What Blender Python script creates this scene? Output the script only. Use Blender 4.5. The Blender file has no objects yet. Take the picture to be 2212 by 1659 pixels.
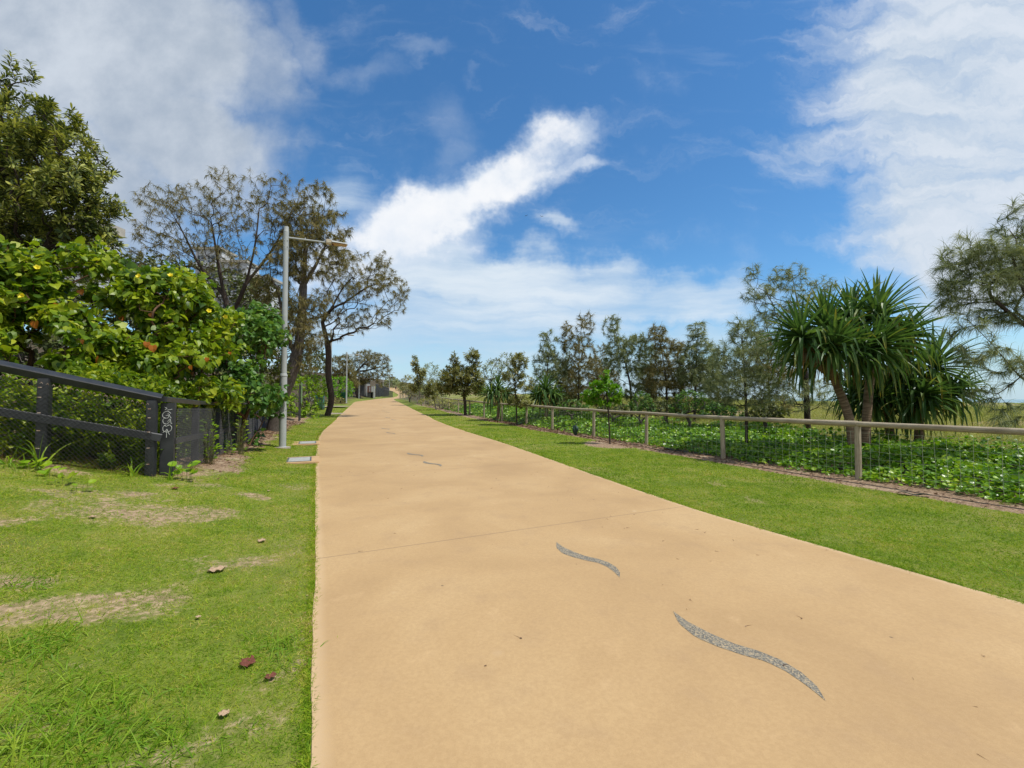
import bpy, bmesh, math, random
import numpy as np
from mathutils import Vector, Matrix

random.seed(5)
RNG = np.random.default_rng(11)
C = bpy.context.scene.collection
R = math.radians

# ------------------------------------------------------------------ camera
F, CX, CY, CAMH = 950.0, 1106.0, 829.5, 1.6      # focal length and centre in a 2212 px wide frame
PITCH = math.atan(32.5 / F)
sc = bpy.context.scene
cam_d = bpy.data.cameras.new("camera"); cam = bpy.data.objects.new("camera", cam_d); C.objects.link(cam)
cam.location = (0, 0, CAMH); cam.rotation_euler = (math.pi / 2 + PITCH, 0, 0)
cam_d.sensor_width = 36; cam_d.lens = 36 * F / 2212; cam_d.clip_start = 0.05; cam_d.clip_end = 30000
sc.camera = cam
sc.view_settings.view_transform = 'Standard'; sc.view_settings.look = 'None'
sc.view_settings.exposure = 0.0; sc.view_settings.gamma = 1.0

def ray(X, Y):
    xc, yc = (X - CX) / F, (CY - Y) / F
    return np.array([xc, math.cos(PITCH) - yc * math.sin(PITCH), math.sin(PITCH) + yc * math.cos(PITCH)])

def P(X, Y, d):
    r = ray(X, Y)
    return np.array([0, 0, CAMH]) + r * (d / r[1])

# ------------------------------------------------------------------ sun and sky
SUN = np.array([0.44, -0.16, 0.88]); SUN /= np.linalg.norm(SUN)
sun_d = bpy.data.lights.new("sun", 'SUN'); sun = bpy.data.objects.new("sun", sun_d); C.objects.link(sun)
sun_d.energy = 4.5; sun_d.angle = R(0.6); sun_d.color = (1.0, 0.955, 0.88)
sun.rotation_euler = Vector(SUN).to_track_quat('Z', 'Y').to_euler()

world = bpy.data.worlds.new("World"); sc.world = world; world.use_nodes = True
world.cycles.sampling_method = 'MANUAL'; world.cycles.sample_map_resolution = 512
wt = world.node_tree; wt.nodes.clear()

class NT:
    """short-hand for building node trees"""
    def __init__(s, tree): s.t = tree
    def n(s, kind, **kw):
        nd = s.t.nodes.new(kind)
        for k, v in kw.items(): setattr(nd, k, v)
        return nd
    def put(s, sock, v):
        if hasattr(v, 'is_output'): s.t.links.new(v, sock)
        else: sock.default_value = v
    def math(s, op, a, b=0.0, clamp=False):
        nd = s.n('ShaderNodeMath', operation=op, use_clamp=clamp)
        s.put(nd.inputs[0], a); s.put(nd.inputs[1], b); return nd.outputs[0]
    def vmath(s, op, a, b=(0, 0, 0)):
        nd = s.n('ShaderNodeVectorMath', operation=op)
        s.put(nd.inputs[0], a); s.put(nd.inputs[1], b)
        return nd.outputs['Value'] if op in ('LENGTH', 'DOT_PRODUCT') else nd.outputs[0]
    def noise(s, vec, scale, detail=4, rough=0.55, dist=0.0):
        nd = s.n('ShaderNodeTexNoise'); nd.inputs['Scale'].default_value = scale
        nd.inputs['Detail'].default_value = detail; nd.inputs['Roughness'].default_value = rough
        nd.inputs['Distortion'].default_value = dist
        if vec is not None: s.put(nd.inputs['Vector'], vec)
        return nd.outputs['Fac'], nd.outputs['Color']
    def rng(s, v, a, b, c=0.0, d=1.0, smooth=True):
        nd = s.n('ShaderNodeMapRange', interpolation_type='SMOOTHSTEP' if smooth else 'LINEAR')
        s.put(nd.inputs['Value'], v)
        for k, x in zip(('From Min', 'From Max', 'To Min', 'To Max'), (a, b, c, d)): s.put(nd.inputs[k], x)
        return nd.outputs['Result']
    def mix(s, f, a, b, blend='MIX'):
        nd = s.n('ShaderNodeMix', data_type='RGBA', blend_type=blend)
        s.put(nd.inputs[0], f)
        s.put(nd.inputs[6], a if hasattr(a, 'is_output') else (*a, 1)[:4])
        s.put(nd.inputs[7], b if hasattr(b, 'is_output') else (*b, 1)[:4])
        return nd.outputs[2]
    def ramp(s, f, stops, mode='LINEAR'):
        nd = s.n('ShaderNodeValToRGB'); cr = nd.color_ramp; cr.interpolation = mode
        while len(cr.elements) < len(stops): cr.elements.new(0.5)
        for e, (p, c) in zip(cr.elements, stops): e.position = p; e.color = (*c, 1)
        s.put(nd.inputs[0], f); return nd.outputs[0]
    def mapping(s, vec, loc=(0, 0, 0), rot=(0, 0, 0), scale=(1, 1, 1), kind='POINT'):
        nd = s.n('ShaderNodeMapping', vector_type=kind); s.put(nd.inputs['Vector'], vec)
        nd.inputs['Location'].default_value = loc; nd.inputs['Rotation'].default_value = rot
        nd.inputs['Scale'].default_value = scale; return nd.outputs[0]

def build_sky():
    w = NT(wt)
    gen = w.n('ShaderNodeTexCoord').outputs['Generated']
    sep = w.n('ShaderNodeSeparateXYZ'); w.put(sep.inputs[0], gen)
    x, y, z = sep.outputs
    ys = w.math('MAXIMUM', y, 0.06)
    comb = w.n('ShaderNodeCombineXYZ')
    w.put(comb.inputs[0], w.math('DIVIDE', x, ys)); w.put(comb.inputs[1], w.math('DIVIDE', z, ys))
    p = comb.outputs[0]                                   # direction written as slope to the side / slope upward
    _, wc = w.noise(p, 2.6, 6, 0.62)
    warp = w.vmath('MULTIPLY', w.vmath('SUBTRACT', wc, (0.5, 0.5, 0.5)), (0.34, 0.30, 0))
    pw = w.vmath('ADD', p, warp)
    _, wc2 = w.noise(p, 9.0, 5, 0.6)
    pw = w.vmath('ADD', pw, w.vmath('MULTIPLY', w.vmath('SUBTRACT', wc2, (0.5, 0.5, 0.5)), (0.10, 0.07, 0)))
    def blob(X, Y, rx, ry, ang, strength, inner=0.0, src=None):
        r = ray(X, Y)
        m = w.mapping(src or pw, (r[0] / r[1], r[2] / r[1], 0), (0, 0, R(ang)), (rx / F, ry / F, 1), 'TEXTURE')
        return w.math('MULTIPLY', w.rng(w.vmath('LENGTH', m), 1.0, inner), strength)
    def mx(lst):
        o = lst[0]
        for q in lst[1:]: o = w.math('MAXIMUM', o, q)
        return o
    st1, _ = w.noise(w.mapping(pw, (0, 0, 0), (0, 0, R(-33)), (1.5, 5.5, 1)), 2.4, 6, 0.6)   # streaks rising to the right
    st2, _ = w.noise(w.mapping(w.vmath('ADD', p, w.vmath('MULTIPLY', warp, (.3, .3, 0))), (3, 1, 0), (0, 0, R(9)), (1.0, 6.5, 1)), 2.0, 7, 0.58)    # flat cirrus streaks
    fb, _ = w.noise(p, 4.2, 8, 0.6)
    left = mx([blob(140, 60, 620, 330, -12, 1.0, 0.45), blob(380, 300, 330, 220, -30, .95, .3), blob(60, 420, 520, 300, 0, .9, .4),
               blob(650, 70, 100, 190, 30, .42, .1), blob(560, 130, 160, 260, 28, .62, .2), blob(520, 330, 190, 170, 10, .62, .1)])
    right = mx([blob(2130, 150, 480, 420, 20, 1.0, .4), blob(2120, 480, 380, 300, 0, 1.0, .4), blob(1800, 300, 270, 120, 22, .55, .1),
                blob(1850, 60, 220, 150, 20, .6, .1), blob(1950, 440, 250, 170, 30, .8, .2), blob(1680, 295, 150, 45, -4, .42, 0)])
    mid = mx([blob(1080, 400, 340, 110, 34, 1.15, .2), blob(890, 500, 260, 140, 26, 1.3, .25), blob(1220, 290, 150, 80, 22, .9, .1),
              blob(1240, 350, 110, 46, 10, .75, .1), blob(760, 560, 230, 110, 20, .8, .2)])
    low = mx([blob(1010, 600, 330, 110, 0, .95, .3), blob(1240, 620, 440, 95, -3, .82, .2), blob(1000, 700, 620, 150, 0, .85, .3),
              blob(1480, 640, 330, 85, -5, .80, .2), blob(1520, 720, 330, 75, -3, .72, .2), blob(1205, 495, 110, 42, 0, .62, .1), blob(700, 450, 190, 120, 20, .62, .1),
              blob(1100, 810, 1500, 110, 0, .52, .4)])
    wisp = mx([blob(895, 122, 95, 52, 0, .5, .05), blob(790, 160, 150, 60, 8, .36, .1), blob(960, 260, 120, 150, 40, .36, .1),
               blob(1030, 175, 50, 22, 0, .30, .1), blob(980, 330, 120, 90, 30, .45, .1)])
    behind = w.rng(y, 0.22, 0.02)                         # the part of the sky at the photographer's back
    def dens(mask, tex, k, lo, hi):
        return w.rng(w.math('ADD', mask, w.math('MULTIPLY', w.math('SUBTRACT', tex, 0.5), k)), lo, hi)
    dl = dens(left, fb, 0.62, 0.05, 0.95); dr = dens(right, st1, 1.35, 0.02, 1.10)
    dm = dens(mid, fb, 1.3, 0.06, 1.15); dlow = dens(low, st2, 1.35, 0.08, 1.15)
    dw = w.math('MULTIPLY', dens(wisp, fb, 0.7, 0.06, 1.0), 0.5)
    sky = w.n('ShaderNodeTexSky', sky_type='NISHITA', sun_disc=False)
    sky.sun_elevation = math.asin(SUN[2]); sky.sun_rotation = math.atan2(SUN[0], SUN[1])
    sky.air_density = 1.0; sky.dust_density = 0.35; sky.ozone_density = 3.0
    hs = w.n('ShaderNodeHueSaturation'); hs.inputs['Saturation'].default_value = 1.20; hs.inputs['Value'].default_value = 1.0
    w.put(hs.inputs['Color'], sky.outputs[0])
    col = w.mix(1.0, hs.outputs[0], (.84, 1.04, 1.08), 'MULTIPLY')
    K = 1 / SKY
    shade = w.rng(fb, 0.32, 0.72)
    c_left = w.mix(shade, tuple(v * K for v in (.40, .475, .58)), tuple(v * K for v in (.63, .69, .77)))
    c_right = w.mix(w.rng(st1, .3, .7), tuple(v * K for v in (.58, .675, .78)), tuple(v * K for v in (.74, .80, .88)))
    c_mid = w.mix(w.rng(w.math('ADD', dm, w.math('MULTIPLY', w.math('SUBTRACT', fb, .5), 1.6)), .45, 1.15), tuple(v * K for v in (.70, .79, .91)), tuple(v * K for v in (.97, .98, 1.0)))
    c_low = w.mix(w.rng(st2, .35, .7), tuple(v * K for v in (.58, .71, .84)), tuple(v * K for v in (.78, .86, .93)))
    for d, c, s in ((dw, c_right, 1.0), (dlow, c_low, .92), (dr, c_right, .95), (dl, c_left, .97), (dm, c_mid, .98)):
        col = w.mix(w.math('MULTIPLY', d, s), col, c)
    bt, _ = w.noise(gen, 3.0, 6, 0.6)
    veil = w.math('MULTIPLY', w.rng(z, .17, .0), .80)
    col = w.mix(veil, col, tuple(v * K for v in (.50, .68, .83)))
    back = w.mix(w.rng(bt, .30, .52), hs.outputs[0], tuple(v * K for v in (.66, .70, .76)))  # assumed cloud cover out of view, shaped as fill for camera-facing sides
    col = w.mix(behind, col, back)
    bg = w.n('ShaderNodeBackground'); bg.inputs['Strength'].default_value = SKY
    w.put(bg.inputs['Color'], col)
    out = w.n('ShaderNodeOutputWorld'); w.put(out.inputs[0], bg.outputs[0])
SKY = 0.14
build_sky()

# ------------------------------------------------------------------ small helpers
def unit(v): v = np.asarray(v, float); return v / (np.linalg.norm(v, axis=-1, keepdims=True) + 1e-9)

def _hash(ix, iy, seed):
    h = (ix.astype(np.int64) * 374761393 + iy.astype(np.int64) * 668265263 + seed * 144665) & 0xffffffff
    h = ((h ^ (h >> 13)) * 1274126177) & 0xffffffff
    return ((h ^ (h >> 16)) & 0xffff) / 65535.0

def vnoise(x, y, seed=0):
    x, y = np.asarray(x, float), np.asarray(y, float)
    ix, iy = np.floor(x), np.floor(y); fx, fy = x - ix, y - iy
    fx, fy = fx * fx * (3 - 2 * fx), fy * fy * (3 - 2 * fy)
    a, b = _hash(ix, iy, seed), _hash(ix + 1, iy, seed); c, d = _hash(ix, iy + 1, seed), _hash(ix + 1, iy + 1, seed)
    return (a * (1 - fx) + b * fx) * (1 - fy) + (c * (1 - fx) + d * fx) * fy

def fbm(x, y, seed=0, o=4):
    s, a, t = 0, .5, 0
    for k in range(o):
        s = s + a * vnoise(np.asarray(x) * 2 ** k, np.asarray(y) * 2 ** k, seed + k); t += a; a *= .55
    return s / t

def sstep(a, b, x): t = np.clip((np.asarray(x, float) - a) / (b - a), 0, 1); return t * t * (3 - 2 * t)

# ------------------------------------------------------------------ the lie of the land
_ly = [-8, 1.9, 4.4, 10.8, 16.5, 20.1, 24, 35, 66, 105, 130, 155, 175, 210]
_lx = [2.6, -.875, -1.97, -4.82, -7.3, -8.75, -10.0, -13.6, -23.6, -28.2, -33.5, -42, -51, -64]
_ry = [-8, 3.45, 6.3, 8.44, 15.1, 25, 38, 80, 88, 100, 120, 150, 175, 210]
_rx = [9.0, 4.02, 2.68, 2.0, 0.0, -3.75, -8.0, -21.6, -23.2, -24.4, -28.3, -37, -44.5, -56]
_fy = [-12, 5.55, 8.79, 11.9, 15.5, 18.6, 21.5, 25, 27.7, 30.7, 34.2, 38, 42, 61, 85, 210]
_fx = [15.5, 8.25, 6.88, 5.69, 4.63, 3.32, 1.97, .74, -.62, -1.88, -3.25, -4.64, -6.0, -13.3, -21.6, -54]
def smooth_interp(y, ys, xs):
    y = np.asarray(y, float); s = 0
    for o, w in ((-1.2, .25), (0, .5), (1.2, .25)): s = s + w * np.interp(y + o * np.clip(np.abs(y) / 12, .2, 2), ys, xs)
    return s
def XL(y): return smooth_interp(y, _ly, _lx)
def XR(y): return smooth_interp(y, _ry, _rx)
def XF(y): return np.interp(y, _fy, _fx)
_by = [-30, 14, 20, 30, 38, 60, 83, 121, 158, 200, 260, 420]
_bz = [0, 0, .06, .24, .43, 1.0, 1.55, 2.3, 4.5, 7.0, 8.6, 10]
def ground_z(x, y):
    x, y = np.asarray(x, float), np.asarray(y, float)
    z = np.interp(y, _by, _bz)
    el = (XL(y) - x) * .92
    k = np.interp(y, [0, 3, 5, 7, 10.5, 16, 20, 30, 60], [.06, .12, .18, .195, .155, .115, .085, .05, .04])
    h = np.interp(y, [0, 4, 8, 12, 20, 60], [.0, .03, .10, .20, .26, .22])
    e1 = np.clip(el - .2, 0, 12)
    z = z + k * (np.sqrt(e1 * e1 + .04) - .2) + h * np.clip(el - 2.9, 0, 34)
    ef = (x - XF(y)) * .93
    z = z + .040 * np.clip(ef - .3, 0, 21) + .10 * sstep(3, 9, ef) * (fbm(x * .35, y * .35, 4) - .3) * 2
    z = z - .20 * np.clip(ef - 27, 0, 60)
    lawn = (el > .1) | (x > XR(y) + .1)
    z = z + np.where(lawn, .03 * (fbm(x * 1.1, y * 1.1, 9) - .5), 0)
    return z
def gz(x, y): return float(ground_z(x, y))
def on(X, d):                        # the ground point straight below pixel column X at distance d
    x = (X - CX) / F * d
    for _ in range(3):
        z = gz(x, d); f_ = d * math.cos(PITCH) + (z - CAMH) * math.sin(PITCH); x = (X - CX) / F * f_
    return np.array([x, d, gz(x, d)])
def hit(X, Y):                       # where the line of sight through a pixel meets the ground
    r = ray(X, Y); t = .5
    for _ in range(4000):
        q = np.array([0, 0, CAMH]) + r * t
        if q[2] <= gz(q[0], q[1]): break
        t *= 1.004
    return np.array([q[0], q[1], gz(q[0], q[1])])

# ------------------------------------------------------------------ mesh building
class MB:
    """collects geometry (world coordinates) and links it as ONE mesh object"""
    def __init__(s): s.v, s.f, s.tc, s.n = [], [], [], 0
    def add(s, v, faces, tc=None):
        v = np.asarray(v, float).reshape(-1, 3)
        for f in (faces if isinstance(faces, list) and len(faces) and isinstance(faces[0], np.ndarray) else [np.asarray(faces)]):
            s.f.append(f + s.n)
        s.v.append(v); s.tc.append(v if tc is None else np.asarray(tc, float)); s.n += len(v)
    def box(s, c, size, rz=0.0, rx=0.0, ry=0.0, bevel=0.0):
        bm = bmesh.new(); bmesh.ops.create_cube(bm, size=1.0)
        bmesh.ops.scale(bm, vec=Vector(size), verts=bm.verts)
        if bevel: bmesh.ops.bevel(bm, geom=bm.edges[:], offset=bevel, segments=2, affect='EDGES')
        m = Matrix.Translation(Vector(c)) @ Matrix.Rotation(rz, 4, 'Z') @ Matrix.Rotation(ry, 4, 'Y') @ Matrix.Rotation(rx, 4, 'X')
        loc = np.array([v.co[:] for v in bm.verts])
        bm.transform(m); s.bm(bm, loc)
    def bm(s, bm, tc=None):
        bm.verts.index_update(); v = np.array([q.co[:] for q in bm.verts])
        by = {}
        for f in bm.faces: by.setdefault(len(f.verts), []).append([q.index for q in f.verts])
        s.add(v, [np.array(a) for a in by.values()], tc); bm.free()
    def tube(s, pts, rad, n=6, cap=True, k=1.0):
        pts = np.asarray(pts, float); m = len(pts)
        rad = np.full(m, rad, float) if np.isscalar(rad) else np.asarray(rad, float)
        t = unit(np.gradient(pts, axis=0)); a = np.array([0, 0, 1.0]) if abs(t[0][2]) < .9 else np.array([1.0, 0, 0])
        u = unit(np.cross(t[0], a)); ang = np.arange(n) * 2 * math.pi / n; V, TC = [], []
        ln = np.concatenate([[0], np.cumsum(np.linalg.norm(np.diff(pts, axis=0), axis=1))]); off = random.random() * 50
        for i in range(m):
            u = unit(u - t[i] * np.dot(u, t[i])); w = np.cross(t[i], u)
            V.append(pts[i] + rad[i] * (np.cos(ang)[:, None] * u + np.sin(ang)[:, None] * w))
            TC.append(np.stack([np.cos(ang) * rad[i] * k + off, np.sin(ang) * rad[i] * k, np.full(n, ln[i] + off)], 1))
        i = np.arange(n); q = np.stack([i, (i + 1) % n, (i + 1) % n + n, i + n], 1)
        fs = [np.concatenate([q + n * j for j in range(m - 1)])]
        if cap and n > 3:
            fs += [np.array([i[::-1] + n * m]), np.array([i + n * (m + 1)])]; V += [V[0], V[m - 1]]; TC += [TC[0], TC[m - 1]]
        s.add(np.concatenate(V), fs, np.concatenate(TC))
    def rods(s, a, b, r, rust=False):            # many thin straight three-sided wires at once
        a, b = np.asarray(a, float), np.asarray(b, float); t = unit(b - a)
        ref = np.where(np.abs(t[:, 2:3]) < .9, np.array([[0, 0, 1.0]]), np.array([[1.0, 0, 0]]))
        u = unit(np.cross(t, ref)); w = np.cross(t, u); V = []
        for k in range(3):
            o = r * (math.cos(k * 2.094) * u + math.sin(k * 2.094) * w); V += [a + o, b + o]
        V = np.stack(V, 1); N = len(a)
        f = np.array([[0, 1, 3, 2], [2, 3, 5, 4], [4, 5, 1, 0]])
        s.add(V.reshape(-1, 3), (f[None] + 6 * np.arange(N)[:, None, None]).reshape(-1, 4), V.reshape(-1, 3) + (1000.0 if rust else 0))
    def scatter(s, tv, tf, pos, axis, nrm, scale):
        pos = np.asarray(pos, float); N = len(pos)
        if N == 0: return
        y = unit(axis); x = unit(np.cross(y, nrm)); z = np.cross(x, y)
        sc_ = np.asarray(scale, float)
        sc_ = np.repeat(sc_[:, None], 3, 1) if sc_.ndim == 1 else sc_
        T = tv[None] * sc_[:, None, :]
        V = pos[:, None] + T[..., 0:1] * x[:, None] + T[..., 1:2] * y[:, None] + T[..., 2:3] * z[:, None]
        tcs = np.broadcast_to(tv[None], V.shape).reshape(-1, 3)
        off = len(tv) * np.arange(N)[:, None, None]
        s.add(V.reshape(-1, 3), [(f[None] + off).reshape(-1, f.shape[1]) for f in tf], tcs)
    def strands(s, p, d, L, w, droop, segs=2, side=None):
        """thin bending blades: from p along d, falling with droop, tapering to a point"""
        p, d = np.asarray(p, float), unit(d); N = len(p)
        if N == 0: return
        L = np.broadcast_to(np.asarray(L, float), (N,)); w = np.broadcast_to(np.asarray(w, float), (N,)); droop = np.broadcast_to(np.asarray(droop, float), (N,))
        if side is None:
            q = RNG.normal(size=(N, 3)); side = unit(np.cross(d, q))
        V, TC, cur = [], [], p
        for k in range(segs + 1):
            ww = w * (1 - (k / segs) ** 1.6) * .5
            tt = np.stack([np.zeros(N), np.full(N, k / segs), np.zeros(N)], 1)
            if k < segs: V += [cur - side * ww[:, None], cur + side * ww[:, None]]; TC += [tt, tt]
            else: V.append(cur); TC.append(tt)
            d = unit(d + np.array([0, 0, -1.0]) * (droop / segs)[:, None]); cur = cur + d * (L / segs)[:, None]
        V = np.stack(V, 1); M = V.shape[1]; off = M * np.arange(N)[:, None, None]
        q = np.array([[2 * k, 2 * k + 1, 2 * k + 3, 2 * k + 2] for k in range(segs - 1)])
        t = np.array([[2 * segs - 2, 2 * segs - 1, 2 * segs]])
        s.add(V.reshape(-1, 3), [(q[None] + off).reshape(-1, 4), (t[None] + off).reshape(-1, 3)], np.stack(TC, 1).reshape(-1, 3))
    def build(s, name, mat, parent=None, smooth=False, tc=True):
        me = bpy.data.meshes.new(name); v = np.concatenate(s.v)
        if parent is not None:
            W, o_ = parent.matrix_basis.copy(), parent.parent
            while o_ is not None: W = o_.matrix_basis @ W; o_ = o_.parent
            M = np.array(W.inverted_safe())
            vv = v @ M[:3, :3].T + M[:3, 3]
        else: vv = v
        me.vertices.add(len(vv)); me.vertices.foreach_set('co', vv.astype(np.float32).ravel())
        fs = [f for f in s.f if len(f)]
        loops = np.concatenate([f.ravel() for f in fs]); sizes = np.concatenate([np.full(len(f), f.shape[1]) for f in fs])
        me.loops.add(len(loops)); me.loops.foreach_set('vertex_index', loops.astype(np.int32))
        me.polygons.add(len(sizes)); st = np.concatenate([[0], np.cumsum(sizes)[:-1]])
        me.polygons.foreach_set('loop_start', st.astype(np.int32))
        me.polygons.foreach_set('use_smooth', np.full(len(sizes), bool(smooth)))
        if tc:
            a = me.attributes.new('tc', 'FLOAT_VECTOR', 'POINT'); a.data.foreach_set('vector', np.concatenate(s.tc).astype(np.float32).ravel())
        me.materials.append(mat); me.update(calc_edges=True); me.validate()
        o = bpy.data.objects.new(name, me); C.objects.link(o)
        if parent is not None: o.parent = parent
        return o

def tag(o, label=None, cat=None, group=None, kind=None):
    for k, v in (('label', label), ('category', cat), ('group', group), ('kind', kind)):
        if v: o[k] = v
    return o
def thing(name, label, cat, loc, rz=0.0, group=None):
    o = bpy.data.objects.new(name, None); C.objects.link(o); o.empty_display_size = .2
    o.location = [float(q) for q in loc]; o.rotation_euler = (0, 0, rz); tag(o, label, cat, group)
    o.matrix_world = Matrix.Translation(o.location) @ Matrix.Rotation(rz, 4, 'Z')
    return o
def copy_tree(o, parent=None):
    c = o.copy(); C.objects.link(c)
    if parent is not None: c.parent = parent
    for ch in list(o.children):
        if not ch.name.startswith('bolt'): copy_tree(ch, c)      # the bolts do not show on far copies
    return c

# ------------------------------------------------------------------ materials
def new_mat(name):
    m = bpy.data.materials.new(name); m.use_nodes = True; t = m.node_tree; t.nodes.clear(); return m, NT(t)
def finish(w, col, rough=0.6, bump=None, bstr=0.3, bdist=0.01, spec=0.5, metal=0.0, transl=0.0, tcol=None):
    b = w.n('ShaderNodeBsdfPrincipled'); w.put(b.inputs['Base Color'], col if hasattr(col, 'is_output') else (*col, 1))
    w.put(b.inputs['Roughness'], rough); b.inputs['Metallic'].default_value = metal
    b.inputs['Specular IOR Level'].default_value = spec
    if bump is not None:
        bn = w.n('ShaderNodeBump'); bn.inputs['Strength'].default_value = bstr; bn.inputs['Distance'].default_value = bdist
        w.put(bn.inputs['Height'], bump); w.put(b.inputs['Normal'], bn.outputs[0])
    sh = b.outputs[0]
    if transl:
        tr = w.n('ShaderNodeBsdfTranslucent'); w.put(tr.inputs['Color'], tcol if tcol is not None else col)
        mx = w.n('ShaderNodeMixShader'); mx.inputs[0].default_value = transl
        w.put(mx.inputs[1], sh); w.put(mx.inputs[2], tr.outputs[0]); sh = mx.outputs[0]
    o = w.n('ShaderNodeOutputMaterial'); w.put(o.inputs[0], sh)
def attr(w, name='tc'):
    a = w.n('ShaderNodeAttribute'); a.attribute_name = name; return a
def plain(name, a, b=None, rough=.6, scale=8, metal=0, spec=.5, bstr=.15, coord='tc'):
    m, w = new_mat(name); b = b or tuple(q * .8 for q in a)
    v = attr(w).outputs['Vector'] if coord == 'tc' else w.n('ShaderNodeNewGeometry').outputs['Position']
    f, _ = w.noise(v, scale, 6, .6); f2, _ = w.noise(v, scale * 9, 3, .6)
    col = w.mix(w.rng(f, .35, .65), a, b)
    finish(w, col, w.rng(f2, .2, .8, rough * .85, min(1, rough * 1.15)), f2, bstr, .003, spec, metal); return m
def leaf_mat(name, stops, transl=.35, rough=.45, spec=.5, tboost=(1.25, 1.2, .7), clump=2.0, tipcol=None):
    """leaf colours: one tone per leaf, drifting from clump to clump"""
    m, w = new_mat(name); g = w.n('ShaderNodeNewGeometry')
    f, _ = w.noise(g.outputs['Position'], clump, 3, .6)
    r = w.math('ADD', w.math('MULTIPLY', g.outputs['Random Per Island'], .62), w.math('MULTIPLY', w.rng(f, .3, .7), .38))
    col = w.ramp(r, stops)
    if tipcol:
        s = w.n('ShaderNodeSeparateXYZ'); w.put(s.inputs[0], attr(w).outputs['Vector'])
        k = w.math('MULTIPLY', w.rng(s.outputs[1], tipcol[1], 1.0), w.rng(g.outputs['Random Per Island'], tipcol[2], 1.0, 0, 1, False))
        col = w.mix(k, col, tipcol[0])
    tc_ = w.mix(1.0, col, tboost, 'MULTIPLY')
    finish(w, col, rough, spec=spec, transl=transl, tcol=tc_); return m
def bark_mat(name, a, b, scale=3.0):
    m, w = new_mat(name); v = attr(w).outputs['Vector']
    vs = w.mapping(v, scale=(14, 14, 2.2)); f, _ = w.noise(vs, scale, 8, .65); f2, _ = w.noise(v, 5, 4)
    col = w.mix(w.rng(f, .3, .7), a, b); col = w.mix(w.math('MULTIPLY', w.rng(f2, .5, .8), .4), col, tuple(q * 1.5 for q in b))
    finish(w, col, .85, f, .8, .02, .2); return m

M = {}
M['bark_dark'] = bark_mat('bark_dark', (.030, .022, .018), (.085, .066, .055))
M['bark_grey'] = bark_mat('bark_grey', (.055, .046, .040), (.15, .13, .115))
M['bark_red'] = bark_mat('bark_red', (.060, .030, .018), (.15, .085, .05))
M['hib'] = leaf_mat('hibiscus_leaf', [(0, (.030, .075, .008)), (.3, (.085, .170, .010)), (.6, (.235, .335, .015)), (1, (.47, .51, .035))], .44, .40, .4)
M['hib_dark'] = leaf_mat('hibiscus_leaf_dark', [(0, (.035, .095, .022)), (.5, (.085, .20, .030)), (1, (.22, .34, .045))], .36, .42, .4)
M['orange'] = leaf_mat('old_leaf', [(0, (.42, .11, .015)), (1, (.55, .20, .02))], .3, .5)
M['petal'] = leaf_mat('yellow_petal', [(0, (.80, .68, .03)), (1, (.85, .76, .06))], .3, .5)
M['banksia'] = leaf_mat('banksia_leaf', [(0, (.028, .052, .014)), (.4, (.10, .135, .028)), (.65, (.30, .325, .06)), (1, (.54, .52, .13))], .30, .5, .35)
M['banksia_small'] = leaf_mat('young_banksia_leaf', [(0, (.085, .11, .034)), (.5, (.20, .215, .065)), (1, (.38, .34, .12))], .36, .5)
M['cas_brown'] = leaf_mat('casuarina_brown', [(0, (.075, .078, .030)), (.45, (.18, .168, .064)), (1, (.36, .29, .12))], .34, .65, .2)
M['cas_green'] = leaf_mat('casuarina_green', [(0, (.090, .125, .060)), (.5, (.20, .245, .115)), (1, (.40, .41, .20))], .34, .6, .2)
M['bright'] = leaf_mat('bright_leaf', [(0, (.06, .19, .010)), (.5, (.13, .32, .012)), (1, (.28, .46, .02))], .42, .42, .4)
M['lime'] = leaf_mat('lime_leaf', [(0, (.10, .22, .010)), (.5, (.21, .37, .012)), (1, (.40, .50, .022))], .42, .42, .4)
M['scrub'] = leaf_mat('scrub_leaf', [(0, (.036, .058, .016)), (.5, (.085, .115, .026)), (1, (.19, .20, .05))], .3, .55)
M['pandan'] = leaf_mat('pandanus_leaf', [(0, (.036, .088, .028)), (.5, (.075, .158, .038)), (1, (.20, .31, .06))], .30, .40, .4, tipcol=((.36, .25, .03), .55, .55))
M['pandan_dry'] = leaf_mat('dry_pandanus_leaf', [(0, (.13, .07, .02)), (.6, (.25, .14, .03)), (1, (.36, .21, .05))], .25, .6)
M['vine'] = leaf_mat('creeper_leaf', [(0, (.040, .12, .008)), (.4, (.105, .245, .012)), (.75, (.24, .42, .02)), (1, (.44, .55, .06))], .34, .36, .5)
M['grass'] = leaf_mat('grass_blade', [(0, (.095, .195, .006)), (.35, (.195, .335, .010)), (.64, (.34, .46, .018)), (.83, (.47, .47, .06)), (1, (.60, .48, .20))], .40, .6, .2, clump=1.6)
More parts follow.
